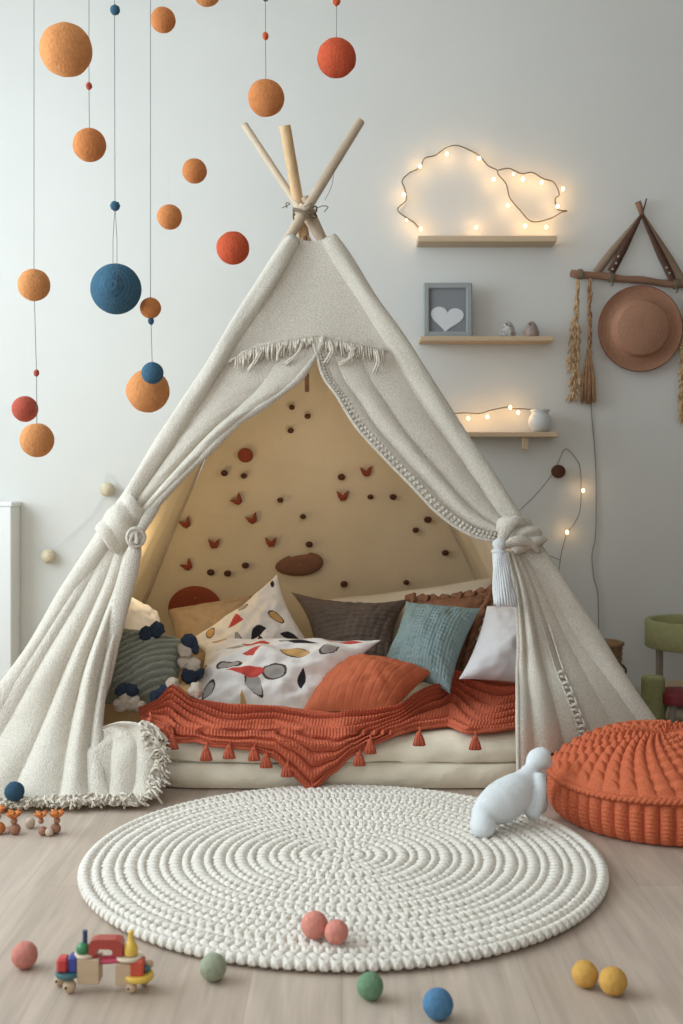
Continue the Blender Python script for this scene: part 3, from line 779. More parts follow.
# ------------------------------------------------------------------ rust blanket
top = [(139, 708), (157, 700), (174, 683), (194, 697), (231, 702), (274, 703), (304, 705), (345, 708), (368, 706), (394, 703), (416, 697), (439, 688), (452, 674), (465, 677), (490, 679), (518, 677)]
bot = [(141, 718), (152, 726), (168, 732), (178, 741), (196, 740), (214, 745), (252, 748), (274, 756), (292, 773), (312, 790), (332, 772), (352, 754), (370, 744), (394, 735), (419, 729), (448, 726), (468, 734), (490, 732), (520, 728)]
def curve(pl, x):
    if x <= pl[0][0]: return pl[0][1]
    for i in range(len(pl) - 1):
        if x <= pl[i + 1][0]:
            k = (x - pl[i][0]) / (pl[i + 1][0] - pl[i][0]); return lerp(pl[i][1], pl[i + 1][1], smooth01(k) * .5 + k * .5)
    return pl[-1][1]
ZB = .163
def bl3(px, py):
    """point of the blanket on top of / hanging in front of the mattress"""
    yt = FP * (HC - ZB) / (py - HY)
    ymx = lerp(3.325, 3.62, smooth01((px - 400) / 60))
    if yt > ymx - .06: yt = ymx - .06 + .06 * (1 - math.exp(-(yt - ymx + .06) / .06))
    Yf = my0 - .022
    y0 = HY + FP * (HC - ZB) / (Yf + .03)
    if yt > Yf + .03: return P(px, py, yt)
    k = min(1, (py - y0) / 12)
    return P(px, py, Yf + .03 * (1 - smooth01(k)) )
nu, nv = 1000, 190
g = []; 
for j in range(nv):
    v = j / (nv - 1); row = []
    for i in range(nu):
        u = i / (nu - 1); x = 140 + 378 * u
        yt = curve(top, x); ybm = curve(bot, x)
        # extra slack gathered behind
        y = lerp(yt + 4 - 7 * smooth01((x - 395) / 30) + 4 * math.exp(-((x - 350) / 60) ** 2), ybm, v)
        p = bl3(x, y)
        w1 = .35 * nz((x * .02, v * 2.2, 0), 1, 5)
        ph = (v + .10 * math.sin(x * .045 + 1.5 * v) * math.sin(PI * v) * 1.3 + .10 * w1 + .07 * math.exp(-((x - 455) / 14) ** 2) * math.sin(PI * v)) * 6.6
        ridge = abs(math.sin(PI * ph)) ** .6
        st = .0017 * math.sin(x * 1.95 + 3.2 * abs((ph % 1) - .5) * 2 + (math.floor(ph) % 2) * 1.7) * ridge
        big = .020 * max(0, nz((x * .018, v * 1.6, 0), 1, 8)) + .018 * math.exp(-((x - 425) / 16) ** 2) * smooth01(1.2 - v) + .02 * math.exp(-((x - 345) / 14) ** 2) * smooth01(1.1 - v) * .7 + .014 * math.exp(-((x - 172) / 18) ** 2)
        up = Vector((0, -.75, .66)) if y < 735 else Vector((0, -.95, .3))
        edgef = min(1, v * 12, (1 - v) * 20 + .35)
        p = p + up * ((.030 * ridge + st) * edgef + big * edgef * (1 if y < 742 else .4))
        # undulation so that ribs wander across the surface
        row.append(p)
    g.append(row)
mb = MB().grid(g)
bk = [[p + Vector((0, .006, -.008)) for p in r[::6]] for r in g[::6]]
mb.grid([r[::-1] for r in bk])
mb.tube([p + Vector((0, -.001, -.002)) for p in g[-1][::4]], .0062, 7); mb.tube([p for p in g[0][::4]], .007, 7)
bt = thing('knit_blanket', 'rust-orange ribbed knit throw spilling over the mattress edge', 'blanket', (0, my0 + .2, mz))
link('knit_body', mb, 'rust', bt)
random.seed(5)
for (x, y) in ((172, 741), (206, 753), (229, 751), (254, 753), (266, 760), (287, 769), (311.5, 793), (359, 758), (370, 746), (419, 738), (475, 742), (163, 733), (150, 724)):
    Yd = my0 - .045; c = P(x, y - 4, Yd); mb = MB()
    s_ = 1.25 if x == 311.5 else (.95 if x > 200 else 1.0)
    mb.sphere(c, .0085 * s_, 12, 8)
    mb.tube(spline([P(x, y - 11, Yd + .01), P(x + 1, y - 8, Yd), c], 5), .003, 5)
    for k in range(22):
        a = k * 2.4; rr = .3 + .7 * math.sqrt(k / 22)
        pts = [c + Vector((math.cos(a) * (.005 + .013 * t_ ** .8) * rr, math.sin(a) * (.004 + .008 * t_) * rr, -.034 * t_)) * s_ for t_ in (0, .3, .6, 1)]
        mb.tube(pts, [.0028, .0034, .0034, .0026], 5)
    link('tassel', mb, 'rust2', bt)

# ------------------------------------------------------------------ round crochet rug
RC = Vector((.004, 2.590, 0)); RR = .588
def rug():
    mb = MB()
    lobe = []
    NU, NV = 8, 5
    for j in range(NV + 1):
        t_ = PI * j / NV
        for i in range(NU):
            a = 2 * PI * i / NU; lobe.append((math.cos(t_), math.sin(t_) * math.cos(a), math.sin(t_) * math.sin(a)))
    lobe = np.array(lobe); lf = []
    for j in range(NV):
        for i in range(NU):
            a = j * NU + i; b = j * NU + (i + 1) % NU; lf.append((a, a + NU, b + NU, b))
    rnd = random.Random(4)
    def put(r, th, L, W, H, ang, z):
        # lobe long axis at angle ang from the radial direction
        ca, sa = math.cos(ang), math.sin(ang)
        x = lobe[:, 0] * L; y = lobe[:, 1] * W; z_ = lobe[:, 2] * H
        rx = x * ca - y * sa; ty = x * sa + y * ca
        z_ = z_ + z + .25 * H * (1 - (lobe[:, 0]) ** 2)
        ct, s_t = math.cos(th), math.sin(th)
        X = RC.x + (r + rx) * ct - ty * s_t; Yv = RC.y + (r + rx) * s_t + ty * ct
        mb.add(list(zip(X.tolist(), Yv.tolist(), z_.tolist())), lf)
    nr = 24; dr = RR / nr
    for k in range(nr):
        r = dr * (k + .55); n = max(6, int(round(2 * PI * r / .0215)))
        raised = (k % 2 == 1)
        for q in range(n):
            th = 2 * PI * (q + .5 * (k % 2)) / n + k * .13
            jt = rnd.uniform(-.06, .06); s_ = rnd.uniform(.92, 1.08)
            z = .0115 + (.0016 if raised else 0) + rnd.uniform(-.0008, .0008)
            if k == nr - 1:
                put(r + .002, th, .0185, .0085, .0105, .75 + jt, .0115); put(r + .002, th + .010 / r, .0185, .0085, .0105, -.75 + jt, .0115)
            elif raised:
                put(r, th - .0052 / r, .0185 * s_, .0072, .0098, .42 + jt, z); put(r, th + .0052 / r, .0185 * s_, .0072, .0098, -.42 + jt, z)
            else:
                put(r, th, .0155 * s_, .0098, .0098, 1.2 + jt, z + .0012)
                put(r + .004, th + .010 / r, .0125 * s_, .0066, .0085, .3 + jt, z - .001)
    mb.lathe(RC, [(0.001, .002), (RR - .012, .002), (RR - .008, .006), (RR - .012, .0125), (0.001, .0125)], 96, mi=1)
    return mb
solo('round_rug', rug(), ['rug', 'rugbase'], 'large round ivory crocheted rug on the wooden floor in front of the tent', 'rug')
RZ = .024

# ------------------------------------------------------------------ knitted pouf
PC = Vector(((664 - CX) * 2.965 / FP, 2.965, 0)); PR = .296
def pouf():
    zt = .112
    side = MB(); nT = 1040; ribs = 50
    g = []
    nz_ = 46
    for j in range(nz_):
        t_ = j / (nz_ - 1); z = .004 + (zt - .004) * t_
        b = 2 * t_ - 1
        env = PR * (1 - .05 * max(0, -b) ** 3 - .02 * max(0, b) ** 4) - .012
        row = []
        for k in range(nT):
            a = 2 * PI * k / nT; ph = a * ribs / 2
            rb = abs(math.sin(ph)) ** .6
            st = .0016 * math.sin(z * 620 + 3 * abs((a * ribs / (2 * PI)) % 1 - .5) * 2) * rb
            r = env + (.018 * rb + st) * (math.sin(PI * min(1, max(0, t_ * .96 + .02))) ** .35)
            row.append(PC + Vector((r * math.cos(a), r * math.sin(a), z)))
        g.append(row)
    side.grid(g, closeu=True); side.grid([[PC + Vector((0, 0, .004)) + (p - PC) * .01 for p in g[0]], g[0]], closeu=True)
    topm = MB(); g = []; nR = 150; tr = 40
    for j in range(nR):
        s_ = 1 - j / (nR - 1) * .995
        env = PR * s_ * 1.0; h = zt + .004 + .100 * (1 - s_ ** 2.6)
        if s_ < .12: h -= .010 * (1 - s_ / .12)
        row = []
        fade = smooth01(s_ * 3.2)
        for k in range(nT):
            a = 2 * PI * k / nT
            tw = a + .55 * (1 - s_)
            ph = tw * tr / (2 * PI)
            q = abs(math.sin(PI * ph))
            kn = .5 + .5 * math.sin((env) * 2 * PI / .026 + math.floor(ph) * 2.6)
            d = (.0065 * q ** .7 + .0120 * kn ** .7 * q ** .7) * fade * (1 if s_ < .96 else .4)
            d += .004 * (1 - fade) * math.sin(a * 12)
            rr = env
            row.append(PC + Vector((rr * math.cos(a), rr * math.sin(a), h + d)))
        g.append(row)
    g.insert(0, [PC + Vector((p.x - PC.x, p.y - PC.y, 0)) * .985 + Vector((0, 0, zt - .012)) for p in g[0]])
    topm.grid(g, closeu=True)
    pip = MB()
    for ph0 in (0, PI):
        pts = []
        for k in range(360):
            a = 2 * PI * k / 360
            pts.append(PC + Vector(((PR + .002 + .0035 * math.cos(a * 66 + ph0)) * math.cos(a), (PR + .002 + .0035 * math.cos(a * 66 + ph0)) * math.sin(a), zt + .0035 * math.sin(a * 66 + ph0) + .004 * math.sin(a * 3))))
        pip.tube(pts, .0062, 7, closed=True)
    return side, topm, pip
s_, t_, p_ = pouf()
po = thing('floor_pouf', 'round orange chunky knit pouf on the floor at the right edge', 'pouf', PC)
link('side', s_, 'pouf', po); link('top', t_, 'pouf', po); link('piping', p_, 'pouf', po)

# ------------------------------------------------------------------ white plush animal
def tp(cx, cy, dY=0):
    Y = 2.74 + (cx - 130) / 370 * .12
    return P(460 + cx / 6.209, 740 + cy / 6.209, Y + dY)
def pr(r, Y=2.80): return r / 6.209 * Y / FP
mb = MB()
def blob(cx, cy, r, dY=0, sc=(1, 1, 1), rot=None): mb.sphere(tp(cx, cy, dY), pr(r), 24, 16, sc=sc, rot=rot)
bodyp = [(150, 455, 80), (190, 425, 106), (245, 395, 128), (310, 350, 128), (360, 300, 110), (400, 250, 76), (432, 200, 52), (455, 165, 48)]
sp = spline([tp(x, y) for x, y, r in bodyp], 26)
rs = []
for k in range(26):
    t_ = k / 25 * 7; i = min(int(t_), 6); rs.append(pr(lerp(bodyp[i][2], bodyp[i + 1][2], t_ - i)))
mb.tube(sp, rs, 24)
blob(150, 455, 78); blob(142, 528, 80, -.02, (1, 1.1, 1.02))
blob(250, 520, 60, .07, (1.2, 1, .7))
rot = Matrix.Rotation(R(-38), 3, 'Y')
mb.sphere(tp(487, 118), pr(72), 24, 16, sc=(1.18, .95, .95), rot=rot); blob(520, 130, 56, -.0)
blob(455, 90, 30, .02)
arm = spline([tp(488, 205, -.035), tp(497, 290, -.05), tp(478, 390, -.055), tp(448, 470, -.05), tp(440, 488, -.05)], 16)
mb.tube(arm, [pr(r) for r in (30, 36, 40, 42, 43, 44, 45, 46, 47, 48, 48, 48, 47, 45, 40, 30)], 16)
arm = spline([tp(470, 215, .035), tp(500, 300, .055), tp(510, 400, .055), tp(495, 450, .05)], 12)
mb.tube(arm, [pr(r) for r in (30, 34, 36, 38, 38, 38, 38, 38, 38, 36, 30, 22)], 14)
pl = thing('plush_toy', 'white plush toy animal leaning head first against the orange pouf', 'soft toy', tp(300, 560))
pl.location.z = RZ
bo = link('body', mb, 'plush', pl)
md = bo.modifiers.new('Remesh', 'REMESH'); md.mode = 'VOXEL'; md.voxel_size = .0032; md.use_smooth_shade = True
md = bo.modifiers.new('Smooth', 'SMOOTH'); md.factor = .6; md.iterations = 8
link('eye', MB().sphere(tp(574, 88, -.022), .0042, 12, 8), 'black', pl)
mb = MB(); pts = []
ax = (tp(470, 140) - tp(400, 250)).normalized(); u_ = Vector((0, -1, 0)); u_ = (u_ - ax * u_.dot(ax)).normalized(); w_ = ax.cross(u_); c = tp(430, 200)
for k in range(26):
    a = 2 * PI * k / 26; pts.append(c + (u_ * math.cos(a) + w_ * math.sin(a)) * pr(51))
mb.tube(pts, .0016, 6, closed=True); link('neck_seam', mb, 'plush', pl)

# ------------------------------------------------------------------ felt balls on floor
def floor_ball(px, py, rpx, m, label, z0=0.0, name='felt_ball', group=None):
    Y = FP * (HC - z0) / (py - HY + rpx); r = rpx * Y / FP
    c = P(px, py, Y); mb = MB().sphere(c, r, 40, 26, nz=.03, nzs=60)
    return solo(name, mb, m, label, 'felt ball', 'felt balls scattered on the floor')
floor_ball(24.5, 955, 13, 'f_pink', 'dusty pink felt ball on the floor left of the wooden toy')
floor_ball(213, 967, 13.5, 'f_sage', 'pale sage green felt ball on the floor near the rug edge')
floor_ball(370, 986, 13.5, 'f_green', 'darker green felt ball on the floor in front of the rug')
floor_ball(438, 1004, 15.3, 'f_sky', 'sky blue felt ball on the floor, lowest in the photo')
floor_ball(585, 974, 13.2, 'f_must', 'left mustard yellow felt ball of the pair on the floor')
floor_ball(613, 981, 14, 'f_must', 'right mustard yellow felt ball of the pair on the floor')
floor_ball(314.5, 925, 13.5, 'f_coral', 'larger coral pink felt ball on the rug', RZ)
floor_ball(336.5, 932, 12, 'f_coral', 'smaller coral pink felt ball on the rug', RZ)
solo('felt_ball', MB().sphere((P(14.5, 790, 2.985).x, 2.985, .055), .0258, 40, 26, nz=.03, nzs=60), 'f_navy', 'dark blue felt ball against the left curtain hem', 'felt ball', 'felt balls scattered on the floor')

# ------------------------------------------------------------------ hanging felt balls
def hang(balls, Y, label, string='string', top_at=None, r=.0009, extra=None):
    """balls: (px,py,rpx,mat,name); the strand hangs from the ceiling"""
    x0 = balls[0][0]; c0 = P(balls[-1][0], balls[-1][1], Y)
    xt = P(balls[0][0], 0, Y).x
    t_ = thing('hanging_felt_ball' if len(balls) == 1 else 'felt_ball_strand', label, 'hanging decoration', Vector((c0.x, Y, c0.z)), 'hanging felt ball mobile')
    pts = [Vector((xt, Y, ZC))] + [P(b[0], b[1], Y) for b in balls]
    link('thread' if string == 'thread' else 'cord', MB().tube(pts, r, 6), string, t_)
    for b in balls:
        rr = b[2] * Y / FP; c = P(b[0], b[1], Y)
        sq = (.85, .85, 1.1) if b[2] < 5 else (1, 1, 1)
        o = link('felt_ball' if b[2] > 5.5 else 'bead', MB().sphere(c, rr, 36, 24, sc=sq, nz=.03 if b[2] > 5 else .12, nzs=40 if b[2] > 5 else 200), b[3], t_)
        if len(balls) > 1:
            o['label'] = {'f_orange': 'orange', 'f_orange2': 'burnt orange', 'f_amber': 'amber', 'f_red': 'red', 'f_brick': 'brick red', 'f_blue': 'blue'}[b[3]] + (' felt ball' if b[2] > 5.5 else ' small bead')
    return t_
hang([(34, 285, 16, 'f_amber'), (36.5, 373, 3.3, 'f_brick'), (37, 440, 17, 'f_amber')], 3.1, 'leftmost strand with two amber felt balls and a red bead')
hang([(25, 409, 13, 'f_brick')], 3.35, 'brick red felt ball hanging behind the leftmost strand', 'thread', r=.00012)
hang([(66, 50, 26, 'f_amber')], 2.95, 'largest orange felt ball, hanging at the top left', 'thread', r=.00012)
hang([(89, 86, 3.6, 'f_brick'), (89.5, 145, 16.5, 'f_orange2')], 3.15, 'short strand with a red bead above one orange felt ball')
hang([(163, 20, 12.5, 'f_orange2')], 3.2, 'small orange felt ball at the top, right of the blue bead strand', 'thread', r=.00012)
hang([(169.5, 217, 12.5, 'f_orange')], 3.25, 'small orange felt ball hanging right of the long strand, lower of two', 'thread', r=.00012)
hang([(194.5, 171, 12.3, 'f_orange2')], 3.3, 'small orange felt ball hanging above left of the red one, upper of two', 'thread', r=.00012)
hang([(233, 248, 16.5, 'f_red')], 3.3, 'red-orange felt ball hanging beside the tent top on its left', 'thread', r=.00012)
hang([(207, -8, 14, 'f_amber')], 3.2, 'pale orange felt ball cut off by the top edge', 'thread', r=.00012)
hang([(265.5, -3, 4, 'f_blue'), (265.5, 36, 3.6, 'f_red'), (266, 98, 18.3, 'f_orange')], 3.2, 'strand with red bead and orange felt ball above the tent poles')
hang([(336.5, 1, 4.5, 'f_red'), (336.5, 58, 19.5, 'f_red')], 3.2, 'strand with a large red felt ball, rightmost of the mobile')
# long strand with orange, blue and amber
hang([(150.5, 308, 10.5, 'f_orange2'), (151, 321, 3.6, 'f_blue'), (152.5, 373, 11, 'f_blue')], 3.15, 'long strand with orange ball, blue bead and blue ball')
hang([(148, 391, 21.5, 'f_amber')], 3.32, 'large amber felt ball hanging behind the small blue one', 'thread', r=.00012)
# blue spun ball with two-thread sling
Y = 3.1
t_ = thing('felt_ball_strand', 'strand with two blue beads and a large blue wound ball', 'hanging decoration', P(116, 289, Y), 'hanging felt ball mobile')
link('cord', MB().tube([Vector((P(114.5, 0, Y).x, Y, ZC)), P(114.5, 10, Y), P(115, 206, Y)], .0009, 6).tube([P(115, 206, Y), P(113, 240, Y - .02), P(113, 266, Y - .02)], .0008, 6).tube([P(115, 206, Y), P(117, 240, Y - .05), P(117, 285, Y - .075)], .0008, 6), 'string', t_)
for py in (10, 206): link('bead', MB().sphere(P(115, py, Y), 5 * Y / FP, 20, 14, nz=.12, nzs=150), 'f_blue', t_)
mb = MB(); c = P(116, 289, Y); rr = 25 * Y / FP
g = []
for j in range(80):
    t2 = PI * j / 79; row = []
    for i in range(64):
        a = 2 * PI * i / 64; r_ = rr * (1 + .010 * math.sin(j * 1.35)) * (1 + (.10 * math.exp(-((t2 / .42) ** 4)) if t2 < 1 else 0))
        d = Vector((math.sin(t2) * math.cos(a), -math.cos(t2), math.sin(t2) * math.sin(a)))
        row.append(c + d * r_)
    g.append(row)
mb.grid(g, closeu=True); link('felt_ball', mb, 'f_blue', t_)

# ------------------------------------------------------------------ shelves and their things
def shelf(x0, x1, y0, y1, label, peg=None):
    Yf = WY - .12; a = P(x0, y0, Yf); b = P(x1, y1, Yf)
    t_ = thing('wall_shelf', label, 'shelf', Vector(((a.x + b.x) / 2, WY - .06, b.z)), 'floating wall shelves')
    link('board', MB().box(((a.x + b.x) / 2, WY - .061, (a.z + b.z) / 2), (b.x - a.x, .118, a.z - b.z), bev=.003), 'shelf', t_, smooth=False)
    if peg: 
        q0 = P(peg[0], y1, Yf + .03); q1 = P(peg[0], peg[1], Yf + .03)
        link('bracket_peg', MB().box(((q0 + q1) / 2).to_tuple(), (.024, .02, q0.z - q1.z + .002)), 'shelf', t_, smooth=False)
    return a.z
zs1 = shelf(418, 557, 235.5, 241.5, 'top wooden wall shelf, under the cloud of fairy lights')
zs2 = shelf(420, 554, 336, 341, 'middle wooden wall shelf, carrying the grey picture frame')
zs3 = shelf(452, 558.5, 432, 437, 'bottom wooden wall shelf, carrying the white pot', (525, 449))
# picture frame
Yp = WY - .075; sc_ = Yp / FP
fx0, fx1, fy0, fy1 = 423.5, 472, 283, 335.5
a = P(fx0, fy0, Yp); b = P(fx1, fy1, Yp); zb = zs2; H_ = a.z - zb; W_ = b.x - a.x; cxm = (a.x + b.x) / 2
pf = thing('picture_frame', 'grey picture frame with a white heart on the middle shelf', 'picture frame', Vector((cxm, Yp, zb)))
mb = MB(); bw = .024
mb.box((cxm, Yp, zb + bw / 2), (W_, .02, bw), bev=.004); mb.box((cxm, Yp, zb + H_ - bw / 2), (W_, .02, bw), bev=.004)
mb.box((cxm - W_ / 2 + bw / 2, Yp, zb + H_ / 2), (bw, .022, H_ - .004), bev=.004); mb.box((cxm + W_ / 2 - bw / 2, Yp, zb + H_ / 2), (bw, .022, H_ - .004), bev=.004)
link('frame', mb, 'frame', pf, smooth=False)
pic = link('print', MB().box((cxm, Yp + .004, zb + H_ / 2), (W_ - bw, .004, H_ - bw)), 'print_grey', pf, smooth=False)
hp = []
for k in range(48):
    t2 = 2 * PI * k / 48; hx = 16 * math.sin(t2) ** 3; hy = 13 * math.cos(t2) - 5 * math.cos(2 * t2) - 2 * math.cos(3 * t2) - math.cos(4 * t2)
    hp.append((hx, hy))
hc = P(446.8, 318, Yp)
ca, sa = math.cos(R(-6)), math.sin(R(-6))
link('heart', MB().prism(hp, 0, .002, lambda x, y, z: Vector((hc.x + (x * ca - y * sa) * .0043, Yp + .001 - z, hc.z + (x * sa + y * ca) * .0037))), 'heart', pf, smooth=False)
# little ceramic birds
for px, m, lb in ((508, 'speck1', 'left small speckled white ceramic bird on the middle shelf'), (531.5, 'speck2', 'right small brown and grey patterned bird on the middle shelf')):
    Yq = WY - .07; c = P(px, 335, Yq); c.z = zs2; h = .074; r = .031
    t_ = thing('ceramic_bird', lb, 'figurine', c, 'ceramic birds')
    prof = [(.001, 0.0005), (r * .9, .0005), (r, .008), (r * .98, .022), (r * .85, .038), (r * .66, .052), (r * .42, .062), (r * .18, .067), (.001, .068)]
    link('body', MB().lathe(c, prof, 28), m, t_)
    link('beak', MB().tube([c + Vector((-.010, -.018, .055)), c + Vector((-.014, -.030, .050))], [.005, .0008], 8), 'beadwood', t_)
    link('tail', MB().sphere(c + Vector((.022, .002, .020)), .010, 12, 8, sc=(1.3, .7, .8)), m, t_)
# pot
Yq = WY - .065; c = P(540, 431, Yq); c.z = zs3; u1 = Yq / FP
prof = [(.001, .0005), (7 * u1, .0005), (10.5 * u1, 4 * u1), (11.8 * u1, 10 * u1), (10.5 * u1, 16 * u1), (8.2 * u1, 19 * u1), (8.4 * u1, 20.5 * u1), (10 * u1, 22.5 * u1), (9.4 * u1, 23 * u1), (7.4 * u1, 21 * u1), (7 * u1, 18 * u1), (.001, 17 * u1)]
solo('ceramic_pot', MB().lathe(c, prof, 40), 'ceramic', 'round white ceramic pot on the bottom shelf', 'vase')

# ------------------------------------------------------------------ fairy lights
def garland(name, label, wires, bulbs, conv, Yw, e=.10, wr=.0026, wm='wire'):
    pts = [[P(*conv(*p), Yw + random.uniform(-.004, .004)) for p in w_] for w_ in wires]
    t_ = thing(name, label, 'string lights', pts[0][0], 'fairy light strings')
    mb = MB()
    for w_ in pts: mb.tube(spline(w_, len(w_) * 6), wr, 6)
    link('wire', mb, wm, t_)
    for bx_, by_, k in bulbs:
        c = P(*conv(bx_, by_), Yw - .012)
        link('bulb', MB().sphere(c, .0062 * (1 if k > .5 else .7), 10, 8, sc=(1, 1, 1.3)), 'bulb', t_)
        ld = bpy.data.lights.new('bulb_light', 'POINT'); ld.energy = e * k; ld.color = (1, .58, .22); ld.shadow_soft_size = .012
        lo = bpy.data.objects.new('bulb_light', ld); COL.objects.link(lo); lo.parent = t_; lo.location = c - t_.location + Vector((0, -.012, 0))
    return t_
EB = .11
garland('string_lights', 'fairy lights bent into a cloud on the wall above the top shelf',
        [[(132, 325), (110, 300), (85, 285), (57, 258), (85, 228), (80, 190), (72, 165), (95, 140), (130, 122), (145, 92), (180, 82), (215, 58), (250, 50), (290, 65), (325, 85), (350, 115), (380, 130), (385, 145), (410, 175), (420, 215), (435, 238), (455, 260), (485, 293), (515, 298), (560, 285), (590, 268), (608, 263), (578, 258), (570, 225), (583, 208), (565, 170), (530, 158), (495, 138), (460, 142), (420, 125), (385, 130)]],
        [(130, 118, 1), (217, 78, 1), (323, 92, 1), (370, 160, 1), (78, 210, 1), (87, 293, .4), (132, 322, 1), (313, 317, 1), (417, 245, 1), (472, 312, 1), (541, 316, 1), (434, 143, .3), (465, 160, .8), (526, 170, 1), (595, 192, .6), (577, 248, 1)],
        lambda x, y: (380 + x / 3.252, 130 + y / 3.252), WY - .022, EB)
garland('string_lights', 'fairy lights lying along the bottom shelf beside the white pot',
        [[(150, 560), (195, 576), (260, 574), (320, 576), (370, 562), (435, 550), (450, 556), (500, 558), (545, 562)]],
        [(275, 596, 1), (351, 590, 1), (443, 553, .6), (475, 573, .7)], lambda x, y: (400 + x / 4.018, 270 + y / 4.018), WY - .03, EB)
t3 = garland('string_lights', 'fairy lights trailing down the wall right of the tied curtain',
        [[(300, 262), (345, 220), (385, 172), (402, 140), (418, 110), (440, 130), (452, 160), (452, 240), (440, 275), (422, 300), (410, 340), (405, 370), (400, 420)], [(355, 345), (385, 352), (408, 362)]],
        [(458, 204, .8), (422, 298, .7)], lambda x, y: (380 + x / 2.254, 400 + y / 2.254), WY - .02, .06, .0017, 'wire2')
c = P(558.4, 471.5, WY - .03)
link('wooden_disc', MB().sphere(c, .031, 24, 14, sc=(1, .5, .92)), 'f_dark', t3)
# left ball garland
gt = thing('ball_garland', 'thin garland with two cream felt balls on the left wall', 'garland', P(48, 556, WY - .02))
mb = MB().tube(spline([P(-40, 538, WY - .01), P(0, 545.5, WY - .01), (P(48, 549, WY - .02)), P(75, 530, WY - .012), P(100, 502, WY - .01), P(107, 474, WY - .015), P(118, 486, WY - .01), P(133, 500, WY - .01)], 50), .0011, 5)
link('cord', mb, 'thread', gt)
for x, y in ((107, 489.5), (48, 556)): link('felt_ball', MB().sphere(P(x, y, WY - .034), 7.2 * 4.77 / FP, 24, 16, nz=.03, nzs=60), 'f_cream', gt)
# power cable
cb = [(478, -10), (476, 20), (483, 100), (487, 180), (486, 300), (478, 350), (482, 400), (491, 440), (493, 530), (493, 600), (493, 645)]
solo('power_cable', MB().tube(spline([P(380 + x / 2.254, 400 + y / 2.254, WY - .006) for x, y in cb], 60), .0024, 6), 'cable', 'thin grey cable running down the wall below the dried grass', 'cable')

# ------------------------------------------------------------------ wall hanging and hat
def hp_(x, y, Y=WY - .03): return P(550 + x / 4.098, 190 + y / 4.098, Y)
def gu(v): return v / 4.098 * 4.77 / FP
wh = thing('wall_hanging', 'wooden dowel on leather straps with dried grass, hung around the hat', 'wall hanging', hp_(370, 90))
mb = MB().tube([hp_(85 + (620 - 85) * i / 20, 341 + (396 - 341) * i / 20 + 2 * math.sin(i)) for i in range(21)], [gu(15 + 1.2 * math.sin(i * 1.3)) for i in range(21)], 14); link('dowel', mb, 'stick', wh)
mb = MB().tube([hp_(360, 48, WY - .04), hp_(370, 75, WY - .035), hp_(378, 106, WY - .03)], [gu(13), gu(12), gu(9)], 12); link('peg', mb, 'stick', wh)
mb = MB().tube([hp_(396, 35, WY - .03), hp_(376, 108, WY - .03)], gu(3), 6); link('twig', mb, 'leather', wh)
def strapm(a, b, w0, w1, Ya, Yb):
    mb = MB(); g = []
    n = 14
    A, B = hp_(*a, Ya), hp_(*b, Yb); d = (B - A).normalized(); w_ = Vector((d.z, 0, -d.x))
    for i in range(n):
        t2 = i / (n - 1); c = A.lerp(B, t2); w2 = gu(lerp(w0, w1, min(1, t2 * 1.6))) / 2
        g.append([c - w_ * w2, c - w_ * w2 + Vector((0, -.003, 0)), c + w_ * w2 + Vector((0, -.003, 0)), c + w_ * w2])
    mb.grid(g, closeu=True); return mb
link('strap', strapm((370, 105), (190, 338), 8, 34, WY - .022, WY - .024), 'strap', wh)
link('strap', strapm((384, 105), (548, 378), 8, 30, WY - .022, WY - .024), 'strap', wh)
link('strap', strapm((376, 100), (250, 336), 12, 34, WY - .036, WY - .048), 'leather', wh)
link('strap', strapm((374, 100), (502, 368), 12, 32, WY - .036, WY - .048), 'leather', wh)
for x, y in ((281, 272), (272, 300), (258, 324), (478, 318), (490, 340)): link('rivet', MB().sphere(hp_(x, y, WY - .052), gu(5), 10, 8, sc=(1, .5, 1)), 'steel', wh)
for x, y in ((250, 358), (515, 385), (124, 345)):
    mb = MB()
    for q in (-7, -3.5, 0, 3.5, 7):
        mb.tube([hp_(x + q, y, WY - .03) + Vector((0, gu(19) * math.cos(a), gu(19) * math.sin(a))) for a in [2 * PI * i / 14 for i in range(14)]], gu(2.6), 5, closed=True)
    if x > 200: mb.tube(spline([hp_(x, y + 14, WY - .05), hp_(x + 8, y + 30, WY - .05), hp_(x, y + 34, WY - .045)], 6), gu(3.5), 5)
    link('twine_loop', mb, 'twine', wh)
def dried(spine, w_, n, seed, m, label, broom=None):
    rnd = random.Random(seed); mb = MB()
    sp_ = spline([hp_(x, y, WY - .03) for x, y in spine], 40)
    mb.tube(sp_, gu(3), 5)
    for k in range(n):
        t2 = (k + rnd.random()) / n; i = int(t2 * 38); p = sp_[i]
        ww = w_(t2); a = rnd.uniform(-1, 1)
        L_ = gu(rnd.uniform(22, 44))
        e = p + Vector((gu(ww) * a, rnd.uniform(-.012, .008), -L_)); m_ = p.lerp(e, .5) + Vector((gu(ww) * a * .35, -.004, .004))
        mb.tube(spline([p, m_, e], 4), [gu(2.2), gu(5.0), gu(4.4), gu(.8)], 5)
    if broom:
        for k in range(90):
            a = rnd.uniform(-1, 1); p = hp_(broom[0] + a * 6, broom[1] + rnd.uniform(-6, 10), WY - .03)
            e = hp_(broom[0] + a * broom[2] + broom[4], broom[3] + rnd.uniform(-25, 8), WY - .03 + rnd.uniform(-.014, .012))
            mb.tube(spline([p, p.lerp(e, .5) + Vector((gu(8) * a, 0, 0)), e], 5), gu(2.3), 4)
    link('dried_grass', mb, m, wh)
dried([(112, 362), (106, 480), (98, 580), (92, 700), (96, 800), (88, 855)], lambda t2: 6 + 20 * smooth01(t2 * 1.6), 150, 1, 'grass', '')
dried([(112, 560), (104, 680), (118, 790)], lambda t2: 16, 50, 5, 'grass', '')
